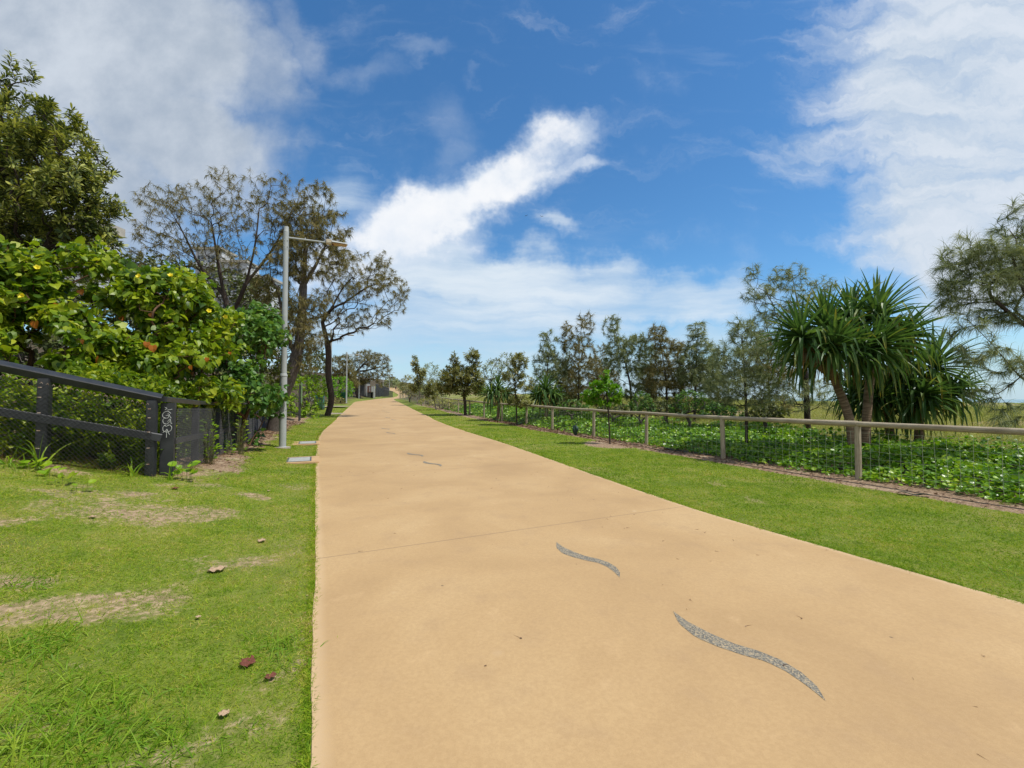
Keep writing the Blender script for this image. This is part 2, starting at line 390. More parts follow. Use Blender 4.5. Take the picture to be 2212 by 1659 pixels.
def grass_mat():
    m, w = new_mat('grass_blade'); g = w.n('ShaderNodeNewGeometry'); ps = g.outputs['Position']
    f1, _ = w.noise(ps, .8, 4, .6); f2, _ = w.noise(ps, 4.5, 4, .65)
    r = w.math('ADD', w.math('MULTIPLY', g.outputs['Random Per Island'], .50), w.math('ADD', w.math('MULTIPLY', w.rng(f1, .32, .68), .26), w.math('MULTIPLY', w.rng(f2, .32, .68), .26)))
    sx = w.n('ShaderNodeSeparateXYZ'); w.put(sx.inputs[0], ps); r = w.math('ADD', r, w.math('MULTIPLY', w.rng(sx.outputs[0], -.6, -2.6), .10))      # the turf on the inland side is drier
    col = w.ramp(r, [(0, (.055, .130, .006)), (.30, (.130, .250, .009)), (.56, (.250, .375, .015)), (.74, (.37, .415, .035)), (.88, (.46, .40, .10)), (1, (.55, .43, .20))])
    finish(w, col, .6, spec=.2, transl=.38, tcol=w.mix(1.0, col, (1.2, 1.2, .7), 'MULTIPLY')); return m
M['grass'] = grass_mat()
M['longgrass'] = leaf_mat('long_grass_blade', [(0, (.09, .21, .012)), (.5, (.18, .33, .018)), (1, (.36, .46, .045))], .42, .5, .25)
M['dune'] = leaf_mat('dune_grass', [(0, (.16, .22, .045)), (.45, (.32, .345, .09)), (1, (.52, .46, .22))], .38, .6, .2, clump=.5)
M['straw'] = leaf_mat('dry_grass', [(0, (.17, .10, .04)), (1, (.36, .25, .11))], .3, .7, .2)
M['litter'] = leaf_mat('leaf_litter', [(0, (.075, .038, .022)), (.5, (.17, .095, .055)), (1, (.34, .23, .15))], .15, .7, .3)
M['deadleaf_a'] = plain('dead_leaf_tan', (.50, .37, .24), (.30, .19, .11), .7, 30)
M['deadleaf_b'] = plain('dead_leaf_red', (.20, .060, .032), (.10, .035, .022), .55, 30)
M['steel'] = plain('grey_painted_steel', (.36, .385, .38), (.325, .35, .35), .62, 3, spec=.25)
M['steel_dark'] = plain('grey_gap', (.10, .11, .115), None, .5, 3)
M['lens'] = plain('path_reflection_lens', (.50, .30, .11), (.42, .25, .09), .25, 20)  # orange reflection of the path put into the glass colour
M['cream'] = plain('cream_housing', (.50, .44, .33), (.42, .36, .26), .45, 12)
M['red'] = plain('dark_red_sensor', (.12, .018, .014), None, .4)
M['blackpaint'] = plain('charcoal_painted_timber', (.020, .022, .026), (.033, .035, .040), .42, 5, spec=.5, bstr=.2)
def wire_mat():
    m, w = new_mat('black_wire'); s = w.n('ShaderNodeSeparateXYZ'); w.put(s.inputs[0], attr(w).outputs['Vector'])
    f, _ = w.noise(w.n('ShaderNodeNewGeometry').outputs['Position'], 25, 3)
    finish(w, w.mix(w.rng(s.outputs[0], 400, 500), (.022, .022, .024), w.mix(w.rng(f, .4, .6), (.22, .12, .07), (.40, .33, .28))), .5); return m
M['wire'] = wire_mat()
M['rust'] = plain('rusty_knuckle', (.22, .12, .07), (.38, .30, .25), .7, 40)
M['chalk'] = plain('chalk_paint', (.55, .57, .55), (.45, .47, .45), .8)
M['gwire'] = plain('weathered_green_wire', (.23, .29, .19), (.34, .37, .29), .55, 10)
M['concrete'] = plain('pale_concrete', (.42, .36, .28), (.32, .27, .21), .85, 6, coord='pos')
M['tanpad'] = plain('tan_concrete', (.50, .33, .17), (.42, .27, .13), .8, 5, coord='pos')
M['lid'] = plain('grey_lid', (.40, .41, .38), (.32, .33, .31), .6, 12)
M['teal'] = plain('teal_mesh', (.010, .19, .115), (.006, .13, .085), .6, 9)
M['teal_dark'] = plain('dark_green_sack', (.010, .045, .030), (.006, .028, .020), .5, 9)
M['greenstem'] = plain('green_stem', (.09, .12, .03), (.12, .09, .04), .6)
M['signgreen'] = plain('green_sign', (.12, .22, .10), (.20, .28, .14), .4, 2.2)
M['alu'] = plain('weathered_aluminium', (.36, .36, .34), (.28, .28, .265), .4, 14, metal=.3)
M['dark'] = plain('dark_cladding', (.045, .045, .047), (.032, .032, .034), .55, 6)
M['grey'] = plain('grey_panel', (.27, .27, .255), (.22, .22, .21), .6, 3)
M['brownpanel'] = plain('rust_brown_panel', (.17, .065, .035), (.13, .05, .03), .5, 6)
M['white'] = plain('white_render', (.52, .54, .56), (.45, .47, .49), .7, 1.2)
M['glass'] = plain('dark_glass', (.045, .06, .075), (.06, .08, .10), .12, 2)
M['roof'] = plain('beige_roof', (.42, .39, .33), None, .7, 2)
M['skin'] = plain('skin', (.36, .20, .13), None, .55)
M['navy'] = plain('dark_clothes', (.020, .022, .032), None, .8)
M['bird'] = plain('dark_feathers', (.02, .02, .022), None, .7)

def timber():
    m, w = new_mat('weathered_timber'); v = attr(w).outputs['Vector']
    f, _ = w.noise(w.mapping(v, scale=(26, 26, 1.6)), 2.2, 8, .65, .4); f2, _ = w.noise(v, 2.0, 4)
    col = w.ramp(f, [(.25, (.15, .125, .085)), (.5, (.37, .315, .225)), (.75, (.53, .465, .35))])
    col = w.mix(w.math('MULTIPLY', w.rng(f2, .45, .75), .55), col, (.17, .125, .085))
    finish(w, col, .85, f, .7, .01, .2); return m
M['timber'] = timber()
def pandan_bark():
    m, w = new_mat('ringed_pandanus_bark'); v = attr(w).outputs['Vector']
    f, _ = w.noise(w.mapping(v, scale=(3, 3, 34)), 1.0, 4, .6); f2, _ = w.noise(v, 9, 4)
    col = w.mix(w.rng(f, .3, .7), (.12, .078, .05), (.33, .235, .155)); col = w.mix(w.math('MULTIPLY', w.rng(f2, .5, .75), .5), col, (.15, .105, .075))
    finish(w, col, .85, f, .9, .02, .2); return m
M['pandan_bark'] = pandan_bark()

def ground_mat():
    m, w = new_mat('lawn_and_sand'); pos = w.n('ShaderNodeNewGeometry').outputs['Position']
    a = attr(w, 'mask'); s = w.n('ShaderNodeSeparateXYZ'); w.put(s.inputs[0], a.outputs['Vector'])
    n1, _ = w.noise(pos, 1.4, 6, .6); n2, _ = w.noise(pos, 18, 5, .65); n3, _ = w.noise(pos, 90, 3, .6)
    g = w.ramp(n1, [(.3, (.095, .150, .014)), (.5, (.170, .215, .026)), (.7, (.27, .26, .06))])
    g = w.mix(w.rng(n2, .3, .75), w.mix(.35, g, (.04, .075, .010)), g)
    g = w.mix(w.math('MULTIPLY', w.rng(n3, .55, .8), .5), g, (.30, .27, .11))
    sand = w.mix(w.rng(n2, .35, .7), (.23, .155, .095), (.44, .325, .205))
    fs = w.rng(w.math('ADD', s.outputs[0], w.math('MULTIPLY', w.math('SUBTRACT', n2, .5), 1.3)), .25, .85)
    n5, _ = w.noise(pos, .55, 4, .6); g = w.mix(w.math('MULTIPLY', w.rng(n5, .50, .68), .55), g, (.28, .235, .085))
    col = w.mix(fs, g, sand)
    mul = w.ramp(n2, [(.3, (.10, .062, .036)), (.5, (.255, .170, .108)), (.68, (.46, .355, .24))])
    mul = w.mix(w.math('MULTIPLY', w.rng(n1, .5, .7), .6), mul, (.44, .35, .24))
    fm = w.rng(w.math('ADD', s.outputs[1], w.math('MULTIPLY', w.math('SUBTRACT', n2, .5), .8)), .35, .65)
    col = w.mix(fm, col, mul)
    soil = w.mix(w.rng(n2, .35, .65), (.035, .028, .016), (.10, .075, .04))
    col = w.mix(s.outputs[2], col, soil)
    finish(w, col, .9, w.math('ADD', n2, w.math('MULTIPLY', n3, .5)), .7, .03, .2); return m
M['ground'] = ground_mat()

def path_mat():
    m, w = new_mat('tan_concrete_path'); pos = w.n('ShaderNodeNewGeometry').outputs['Position']
    s = w.n('ShaderNodeSeparateXYZ'); w.put(s.inputs[0], attr(w).outputs['Vector'])      # across, along, edge distance
    n1, _ = w.noise(pos, .55, 5, .55, .6); n2, _ = w.noise(pos, 2.6, 5, .6); n3, _ = w.noise(pos, 45, 4, .7); n4, _ = w.noise(pos, 260, 2, .5)
    col = w.ramp(n1, [(.30, (.385, .254, .122)), (.5, (.450, .302, .146)), (.70, (.500, .348, .176))])
    col = w.mix(w.math('MULTIPLY', w.rng(n2, .50, .74), .38), col, (.345, .230, .125))
    col = w.mix(w.math('MULTIPLY', w.rng(n2, .40, .22), .5), col, (.56, .385, .20))
    col = w.mix(w.math('MULTIPLY', w.rng(n3, .30, .72, 1, 0), .34), col, (.30, .185, .085))
    col = w.mix(w.math('MULTIPLY', w.rng(n4, .60, .75), .35), col, (.62, .47, .29))
    col = w.mix(w.math('MULTIPLY', w.rng(n4, .42, .30), .35), col, (.24, .15, .08))
    vo = w.n('ShaderNodeTexVoronoi'); vo.inputs['Scale'].default_value = 3.3; w.put(vo.inputs['Vector'], pos)
    sp = w.math('MULTIPLY', w.rng(vo.outputs['Distance'], .060, .030), w.rng(n2, .5, .62))
    col = w.mix(w.math('MULTIPLY', sp, .8), col, (.08, .06, .045))
    vo2 = w.n('ShaderNodeTexVoronoi'); vo2.inputs['Scale'].default_value = 1.7; w.put(vo2.inputs['Vector'], w.vmath('ADD', pos, (5, 3, 0)))
    ch = w.math('MULTIPLY', w.rng(w.math('ADD', vo2.outputs['Distance'], w.math('MULTIPLY', n3, .1)), .13, .07), w.rng(n1, .5, .6))
    col = w.mix(w.math('MULTIPLY', ch, .35), col, (.66, .55, .42))
    ed = w.math('ADD', s.outputs[2], w.math('MULTIPLY', w.math('SUBTRACT', n3, .5), .10))
    col = w.mix(w.math('MULTIPLY', w.rng(ed, .14, .03), .55), col, (.55, .40, .24))
    jv = w.math('ABSOLUTE', w.math('SUBTRACT', w.math('FRACT', w.math('ADD', w.math('DIVIDE', s.outputs[1], 4.9), .5)), .5))
    joint = w.rng(jv, .0030, .0012)
    col = w.mix(w.math('MULTIPLY', joint, .55), col, (.21, .145, .085))
    h = w.math('SUBTRACT', w.math('ADD', w.math('MULTIPLY', n3, .5), w.math('MULTIPLY', n4, .35)), w.math('MULTIPLY', joint, .8))
    finish(w, col, .74, h, .22, .006, .3); return m
M['path'] = path_mat()
def inlay_mat():
    m, w = new_mat('exposed_aggregate'); pos = w.n('ShaderNodeNewGeometry').outputs['Position']
    vo = w.n('ShaderNodeTexVoronoi'); vo.inputs['Scale'].default_value = 130; w.put(vo.inputs['Vector'], pos)
    sx = w.n('ShaderNodeSeparateColor'); w.put(sx.inputs[0], vo.outputs['Color'])
    col = w.ramp(sx.outputs[0], [(0, (.085, .082, .070)), (.4, (.165, .155, .125)), (.75, (.265, .23, .165)), (1, (.42, .32, .19))])
    finish(w, col, .7, vo.outputs['Distance'], .5, .004, .4); return m
M['inlay'] = inlay_mat()
def sea_mat():
    m, w = new_mat('sea_water'); pos = w.n('ShaderNodeNewGeometry').outputs['Position']
    st = w.mapping(pos, (0, 0, 0), (0, 0, R(-22)), (.030, .004, 1)); f, _ = w.noise(st, 1.0, 6, .6); f2, _ = w.noise(pos, .6, 5, .65)
    s = w.n('ShaderNodeSeparateXYZ'); w.put(s.inputs[0], w.mapping(pos, (0, 0, 0), (0, 0, R(22)), (1, 1, 1)))
    near = w.rng(s.outputs[0], 330, 120)
    foam = w.rng(w.math('ADD', w.math('MULTIPLY', f, 1.0), w.math('ADD', w.math('MULTIPLY', near, .20), w.math('MULTIPLY', f2, .12))), .70, .80)
    col = w.mix(foam, (.055, .15, .19), (.80, .83, .84))
    finish(w, col, w.mix(foam, (.18,) * 3, (.7,) * 3), f2, .5, .3, .5); return m
M['sea'] = sea_mat()

# ------------------------------------------------------------------ ground, path, sea
def sand_mask(x, y):
    el = (XL(y) - x) * .92
    n = fbm(x * 1.6, y * 1.6, 21); n2 = fbm(x * .7, y * .7, 33)
    m = .66 * sstep(.50, .78, n) * (el > 0) * sstep(10, 7, y)
    m = np.maximum(m, sstep(.05, .75, np.clip(1 - np.abs(el - (1.9 + .5 * (n2 - .5))) / 1.0, 0, 1)) * sstep(9.5, 7.5, y) * sstep(3.6, 5.4, y) * np.clip(1.7 * (n - .27) + (fbm(x * 6, y * 6, 8) - .5), 0, .9))
    for X, Y, a, b, rot in ((150, 1335, .80, .34, 22), (20, 1300, .45, .22, 20), (40, 1065, .8, .25, 0), (560, 1050, .35, .16, -40), (20, 985, .9, .35, 10), (480, 1010, .5, .3, -30)):
        q = np.array([0, 0, CAMH]) + ray(X, Y) * 1.0; t = (1.35 if Y < 1100 else 1.52) / (CAMH - q[2]); c = np.array([0, 0, CAMH]) + ray(X, Y) * t
        dx, dy = x - c[0], y - c[1]; ca, sa = math.cos(R(rot)), math.sin(R(rot))
        rr = ((dx * ca + dy * sa) / a) ** 2 + ((-dx * sa + dy * ca) / b) ** 2
        m = np.maximum(m, np.clip(.95 - .75 * rr + (n - .5) * 1.5 + (fbm(x * 7, y * 7, 3) - .5) * .9, 0, .85))
    er = x - XR(y)
    m = np.maximum(m, .55 * sstep(.68, .80, fbm(x * 1.3, y * 1.3, 51)) * (er > .3) * (y < 40))
    m = np.maximum(m, (.30 + .5 * sstep(.50, .68, fbm(x * .35, y * .35, 77))) * sstep(5, 8, x - XF(y)))
    return np.clip(m, 0, 1)
def mulch_mask(x, y):
    ef = (x - XF(y)) * .93
    w = .62 + .35 * fbm(x * .5, y * .5, 61)
    r = sstep(-w - .12, -w + .12, ef) * sstep(1.2, .5, ef)
    t = on(1318, 15.5); r = np.maximum(r, sstep(1.25, .6, np.hypot(x - t[0], (y - t[1]) * .8)))
    el = (XL(y) - x) * .92
    b = sstep(1.25, 1.9, el + .9 * (fbm(x * 1.3, y * 1.3, 5) - .5)) * sstep(3.6, 2.8, el) * sstep(7.2, 9.5, y) * (y < 32)
    return np.clip(np.maximum(r * (y < 60), b), 0, 1)

def axis(parts):
    out = [np.arange(a, b, s) for a, b, s in parts]; return np.concatenate(out + [[parts[-1][1]]])
gy = axis([(-12, 0, 1.5), (0, 1, .3), (1, 12, .11), (12, 24, .3), (24, 60, .9), (60, 220, 3), (220, 520, 20)])
gx = axis([(-420, -120, 25), (-120, -40, 5), (-40, -14, 1.0), (-14, -8, .3), (-8, 9, .12), (9, 20, .4), (20, 50, 1.5), (50, 140, 8), (140, 420, 35)])
GX, GY = np.meshgrid(gx, gy); GZ = ground_z(GX, GY)
inside = np.minimum(GX - XL(GY), XR(GY) - GX)
GZ = GZ - .10 * sstep(.02, .35, inside) * (GY < 208) - .12 * sstep(.6, 1.4, inside) * (GY > 20) * (GY < 208)
g = MB(); nx, ny = len(gx), len(gy)
ii = (np.arange(ny - 1)[:, None] * nx + np.arange(nx - 1)[None]).ravel()
ef_ = (GX - XF(GY)) * .93; el_ = (XL(GY) - GX) * .92
soil = np.maximum(sstep(.3, .9, ef_) * sstep(8, 5, ef_), sstep(3.0, 3.6, el_ - 1.5 * (GY < 7)) * (GY > 5.0))
g.add(np.stack([GX, GY, GZ], -1).reshape(-1, 3), np.stack([ii, ii + 1, ii + nx + 1, ii + nx], 1))
go = g.build('ground', M['ground'], smooth=True, tc=False); go['kind'] = 'structure'
a = go.data.attributes.new('mask', 'FLOAT_VECTOR', 'POINT')
a.data.foreach_set('vector', np.stack([sand_mask(GX, GY), mulch_mask(GX, GY), soil], -1).astype(np.float32).ravel())

def path_mesh():
    m = MB(); ys = np.unique(np.concatenate([np.arange(-7.5, 14, .25), np.arange(14, 60, .5), np.arange(60, 209, 1.5)]))
    us = np.concatenate([[0, .004, .02], np.linspace(.06, .94, 15), [.98, .996, 1]]); V, T = [], []
    sl = np.concatenate([[0], np.cumsum(np.hypot(np.diff(ys), np.diff((XL(ys) + XR(ys)) / 2)))])
    s0 = np.interp(5.5, ys, sl)
    for u in us:
        yy = ys - 0.0; xl, xr = XL(yy), XR(yy)
        wob = (.022 * (fbm(yy * 3.1, yy * 0 + 3, 14) - .5) * 2) * (1 if u < .03 else (-1 if u > .97 else 0)) * (yy < 30)
        x = xl + (xr - xl) * u + wob; edge = (xr - xl) * min(u, 1 - u)
        z = np.interp(yy, _by, _bz) + .012 + np.where(yy > 30, .03, 0); z = z - (.05 if u in (0, 1) else 0)
        sk = -(x - (xl + xr) / 2) * .43                       # joints lie square to the path, not to the view
        V.append(np.stack([x, yy, z], 1)); T.append(np.stack([x, sl - s0 + sk, edge], 1))
    V, T = np.stack(V, 1), np.stack(T, 1); n, k = V.shape[:2]
    i = (np.arange(n - 1)[:, None] * k + np.arange(k - 1)[None]).ravel()
    m.add(V.reshape(-1, 3), np.stack([i, i + 1, i + k + 1, i + k], 1), T.reshape(-1, 3))
    o = m.build('path', M['path']); o['kind'] = 'structure'; return o
path = path_mesh()

# the S-shaped inlays set in the path
_up = [(1058, 645), (1150, 712), (1300, 790), (1450, 855), (1600, 900), (1750, 960), (1880, 1040), (1980, 1130), (2035, 1225)]
_lo = [(1092, 722), (1200, 812), (1340, 872), (1500, 927), (1650, 968), (1780, 1033), (1900, 1115), (2000, 1195)]
def unproj(q):
    X, Y = (1800 + q[0] * .5425) * .61308, (1800 + q[1] * .5425) * .61308; r = ray(X, Y); t = (CAMH - .012) / -r[2]; return r[:2] * t
S_up, S_lo = np.array([unproj(q) for q in _up]), np.array([unproj(q) for q in _lo])
s_c = (S_up[0] + S_up[-1]) / 2; s_ax = unit(S_up[-1] - S_up[0]); s_n = np.array([-s_ax[1], s_ax[0]])
def s_local(A): return np.stack([(A - s_c) @ s_ax, (A - s_c) @ s_n], 1)
L_up, L_lo = s_local(S_up), s_local(S_lo)
def resam(A, n): t = np.linspace(0, 1, len(A)); q = np.linspace(0, 1, n); return np.stack([np.interp(q, t, A[:, k]) for k in (0, 1)], 1)
def inlay(c, ax, label):
    n = np.array([-ax[1], ax[0]]); U = resam(L_up, 25); W = resam(np.vstack([L_up[:1], L_lo, L_up[-1:]]), 25)
    m = MB(); f = lambda A: np.array([[*(c + ax * q[0] + n * q[1]), 0] for q in A])
    A, B = f(U), f(W)
    for Q in (A, B): Q[:, 2] = np.interp(Q[:, 1], _by, _bz) + (.014 if c[1] < 9 else .017) + (.032 if c[1] > 29 else 0)
    i = np.arange(24); m.add(np.vstack([A, B]), np.stack([i + 25, i + 26, i + 1, i], 1))
    o = m.build('wave_inlay', M['inlay'], path); o['label'] = label
pairs = [((1457, 1320), (1778, 1508)), ((1203, 1170), (1337, 1245)), ((913, 994), (955, 1009)), ((882, 977.5), (911, 986)),
         ((834, 934), (854, 939.5)), ((824, 927), (841, 931))]
for k, (q0, q1) in enumerate(pairs):
    w0, w1 = [ray(*q) for q in (q0, q1)]; w0, w1 = [v[:2] * (CAMH - (.05 if k > 3 else .02)) / -v[2] for v in (w0, w1)]
    inlay((w0 + w1) / 2, unit(w1 - w0), ('largest wavy grey inlay nearest the camera', 'second wavy grey inlay up the path', 'third wavy grey inlay up the path',
          'fourth wavy grey inlay up the path', 'fifth wavy grey inlay up the path', 'sixth wavy grey inlay up the path')[k])
for k, (y0, dx) in enumerate(((29, .15), (30.7, -.15), (38, .15), (39.7, -.15), (47, .15), (56, 0))):
    xm = float(XL(y0) + XR(y0)) / 2 + .4 + dx; inlay(np.array([xm, y0]), unit(np.array([.38, -.92])), 'faint grey inlay far up the path')

m = MB(); sx = axis([(20, 140, 10), (140, 800, 60), (800, 9000, 800)]); sy = axis([(-3000, -200, 400), (-200, 600, 40), (600, 12000, 1000)])
SX, SY = np.meshgrid(sx, sy); n = len(sx); ii = (np.arange(len(sy) - 1)[:, None] * n + np.arange(n - 1)[None]).ravel()
m.add(np.stack([SX - .38 * np.clip(SY, -50, 450), SY, SX * 0 - 4.6], -1).reshape(-1, 3), np.stack([ii, ii + 1, ii + n + 1, ii + n], 1))
m.build('sea', M['sea'], tc=False)['kind'] = 'structure'
# ------------------------------------------------------------------ fences
ROT = R(24); AX = np.array([math.cos(ROT), math.sin(ROT), 0]); AY = np.array([-math.sin(ROT), math.cos(ROT), 0]); UP = np.array([0, 0, 1.0])

def diamond(m, s_pts, lo, hi, pitch, r, side):
    """chain link: two families of slanting wires clipped to the strip between lo and hi along the polyline s_pts"""
    s_pts = np.asarray(s_pts); seg = np.concatenate([[0], np.cumsum(np.linalg.norm(np.diff(s_pts, axis=0), axis=1))]); L, H = seg[-1], hi - lo
    def to3(s, t):
        q = np.stack([np.interp(s, seg, s_pts[:, k]) for k in range(3)], 1); q[:, 2] += lo + t; return q
    A, B, KN = [], [], []
    for sgn in (1, -1):
        for k in np.arange(-H, L + H, pitch):
            t0, t1 = 0.0, H; a, b = (k, k + H) if sgn > 0 else (k + H, k)
            if max(a, b) <= 0 or min(a, b) >= L: continue
            for s_, t_ in ((0, None),):
                sl_ = (b - a) / H
                if a < 0: t0 = -a / sl_; a = 0
                if a > L: t0 = (L - a) / sl_; a = L
                if b < 0: t1 = (0 - (b - sl_ * H)) / sl_; b = 0
                if b > L: t1 = (L - (b - sl_ * H)) / sl_; b = L
            n = 4; ts = np.linspace(0, 1, n + 1); q = to3(a + (b - a) * ts, t0 + (t1 - t0) * ts) + side
            A.append(q[:-1]); B.append(q[1:])
            if sgn > 0 and t1 == H: KN.append(q[-1])
    m.rods(np.concatenate(A), np.concatenate(B), r); return KN

def chain_fence():
    # section A climbs to the left beside the lawn, section B runs away along the path
    cA = P(325, 1014, 7.0); cA[2] = gz(cA[0], cA[1]); lf = P(-420, 950, 5.25); lf[2] = P(-420, 700, 5.25)[2] - 1.27
    root = thing('chain_link_fence', 'charcoal timber and black chain link fence along the shrubs, white scribble on its corner post', 'fence', cA)
    dA = (lf - cA); LA = np.hypot(dA[0], dA[1]); uA = unit(np.array([dA[0], dA[1], 0])); slope = dA[2] / LA; nA = np.array([-uA[1], uA[0], 0]); nA = nA if nA[1] < 0 else -nA
    # posts of A, each with bevelled head
    for k, s in enumerate((0.0, 1.21, 2.42, 3.15)):
        p = cA + uA * s; zt = cA[2] + slope * s + 1.19; zb = gz(p[0], p[1]) - .15
        m = MB(); m.box((p[0], p[1], (zt + zb) / 2), (.125, .125, zt - zb), ROT, bevel=.008); m.build('post', M['blackpaint'], root)
    def beam(a, b, w, h, roll=0.0):
        m = MB(); t = unit(b - a); sd = unit(np.cross(t, UP)); up = np.cross(sd, t)
        prof = [(-w / 2, -h / 2), (w / 2, -h / 2), (w / 2, h / 2 - .012), (w / 2 - .012, h / 2), (-w / 2 + .012, h / 2), (-w / 2, h / 2 - .012)]
        cr, sr = math.cos(roll), math.sin(roll)
        V = [c + sd * (x * cr - y * sr) + up * (x * sr + y * cr) for c in (a, b) for x, y in prof]
        i = np.arange(6); m.add(V, [np.stack([i, (i + 1) % 6, (i + 1) % 6 + 6, i + 6], 1), np.array([i[::-1]]), np.array([i + 6])]); return m
    cB = P(361, 1009, 7.25); cB[2] = gz(cB[0], cB[1])
    top = lambda s: cA + uA * s + UP * (slope * s + 1.235)
    mit = (cA + cB) / 2 + UP * 1.235 + np.array([.03, -.02, 0])
    beam(mit, top(LA), .155, .110, .42).build('cap_rail', M['blackpaint'], root)
    beam(cA - uA * .13 + nA * .085 + UP * .60, cA + uA * LA + nA * .085 + UP * (slope * LA + .60), .05, .115).build('mid_rail', M['blackpaint'], root)
    m = MB(); sp = [cA - uA * .02 + nA * .125, cA + uA * LA + nA * .125]; sp[1][2] = cA[2] + slope * LA
    kn = diamond(m, sp, .02, 1.12, .064, .0030, np.zeros(3))
    kn = np.array(kn); m.rods(kn - UP * .012 - uA * .014, kn + UP * .012, .004, True); m.rods(kn - UP * .012 + uA * .014, kn + UP * .012, .004, True)
    st = []
    for s_ in (0.0, 1.21, 2.42):
        for h in (1.06, .92, .70, .45, .2): st.append(cA + uA * (s_ + .02) + nA * .13 + UP * (slope * s_ + h))
    st = np.array(st); m.rods(st - uA * .018, st + uA * .018, .007, True); m.build('chain_mesh', M['wire'], root)
    # section B
    yB = [7.25, 8.7, 10.6, 12.8, 15.2, 17.6, 20.2, 23, 26, 29, 32.5]
    B = []
    for y in yB:
        x = cB[0] - .405 * (y - cB[1]) - .0035 * (y - 7.25) ** 2 * (1 if y < 22 else .75); B.append(np.array([x, y, gz(x, y)]))
    B = np.array(B); nB = AX
    for k, p in enumerate(B):
        w = (.185, .125) if k == 0 else (.11, .11); h = 1.185 if k == 0 else 1.12
        m = MB(); m.box((p[0], p[1], p[2] + h / 2 - .1), (w[0], w[1], h + .2), ROT, bevel=.008); po = m.build('post', M['blackpaint'], root)
        if k == 0:
            po['label'] = 'corner post with white scribble'
            g_ = MB(); O = p - AY * (.0625 + .003)
            S = [[(600, 318), (640, 345), (612, 368)], [(640, 372), (715, 357)], [(695, 422), (660, 390), (610, 395), (578, 430), (580, 472), (620, 498), (660, 490), (668, 450), (625, 455)],
                 [(650, 428), (672, 432), (682, 472), (702, 495)], [(612, 482), (582, 520), (590, 570), (640, 588), (672, 560), (690, 520)], [(650, 548), (690, 500), (700, 580), (716, 575)],
                 [(622, 600), (585, 632), (590, 690), (640, 712), (700, 690), (716, 640), (690, 598), (652, 602)], [(590, 716), (625, 690), (645, 660), (682, 752)], [(645, 660), (640, 792)], [(600, 602), (640, 620), (672, 603)]]
            for st_ in S:
                q = np.array([O + AX * ((a - 645) / 190 * .178) + UP * (1.185 - (b - 260) / 1120 * 1.185) for a, b in st_])
                t = np.linspace(0, len(q) - 1, len(q) * 5); q = np.stack([np.interp(t, np.arange(len(q)), q[:, j]) for j in range(3)], 1)
                for _ in range(2): q[1:-1] = (q[:-2] + 2 * q[1:-1] + q[2:]) / 4
                g_.tube(q, .0036, 5)
            g_.build('scribble', M['chalk'], po)
    capB = B + UP * 1.215; capB[0] += AX * .02
    beam(mit, capB[1], .150, .085, -.10).build('cap_rail', M['blackpaint'], root)
    for a_, b_ in zip(capB[1:-1], capB[2:]): beam(a_, b_, .12, .07).build('cap_rail', M['blackpaint'], root)
    for a_, b_ in zip(B[:-1], B[1:]):
        beam(a_ + nB * .08 - unit(b_ - a_) * (.10 if a_ is B[0] else 0) + UP * .56, b_ + nB * .08 + UP * .56, .045, .10).build('mid_rail', M['blackpaint'], root)
    m = MB(); sp = B + nB * .115; kn = diamond(m, sp, .02, 1.10, .066, .0025, np.zeros(3)); m.build('chain_mesh', M['wire'], root)
    return cA, uA, nA, slope, B
cA, uA, nA, slA, FB = chain_fence()

def timber_fence():
    ys = [5.55, 8.79, 11.9, 15.35, 18.4, 21.5, 24.8, 27.7, 30.9, 34.3, 38, 42, 46, 50.5, 55, 60, 65, 70, 75, 80, 84.5]
    pts = np.array([[float(XF(y)), y, gz(float(XF(y)), y)] for y in ys])
    pts = np.vstack([[[9.42, 2.4, gz(9.42, 2.4)]], pts])
    root = thing('timber_fence', 'weathered round timber post and rail fence with wire mesh along the dune', 'fence', pts[3])
    for k, p in enumerate(pts):
        m = MB(); r = .058 + random.uniform(-.005, .005); lean = np.array([random.uniform(-.02, .02), random.uniform(-.02, .02), 0])
        m.tube([p - UP * .25, p + UP * .5 + lean * .5, p + UP * 1.09 + lean], [r * 1.03, r, r * .97], 9); m.build('post', M['timber'], root, True)
    for k in range(len(pts) - 1):
        a_, b_ = pts[k] + UP * 1.10, pts[k + 1] + UP * 1.10; t = np.linspace(0, 1, 8)[:, None]
        q = a_ + (b_ - a_) * t; q = q + UP * (np.sin(t * math.pi) * random.uniform(-.022, .012)); r0 = random.uniform(.052, .060)
        m = MB(); m.tube(q, r0 * np.interp(np.linspace(0, 1, 8), [0, .2, .8, 1], [1.06, 1, .96, .93]), 9); m.build('rail', M['timber'], root, True)
    m = MB(); A, B = [], []
    off = np.array([.075, .035, 0])
    for k in range(len(pts) - 1):
        a_, b_ = pts[k] + off, pts[k + 1] + off; L = np.linalg.norm(b_ - a_); n = max(2, int(L / .165)); far = pts[k][1] > 30
        for h in (.04, .17, .30, .43, .57, .73, .93):
            t = np.linspace(0, 1, n * 2 + 1)[:, None]; q = a_ + (b_ - a_) * t + UP * (h + .008 * np.sin(t * 37 + h * 20)); A.append(q[:-1]); B.append(q[1:])
        t = np.linspace(0, 1, n + 1)[:-1, None]; q = a_ + (b_ - a_) * t; q = q + RNG.normal(0, .004, q.shape)
        for h0, h1 in ((.03, .5), (.5, .95)):
            A.append(q + UP * h0 + (RNG.normal(0, .006, q.shape) if h0 > .1 else 0)); B.append(q + UP * h1 + RNG.normal(0, .006, q.shape))
    m.rods(np.concatenate(A), np.concatenate(B), .0027); m.build('wire_mesh', M['gwire'], root)
timber_fence()

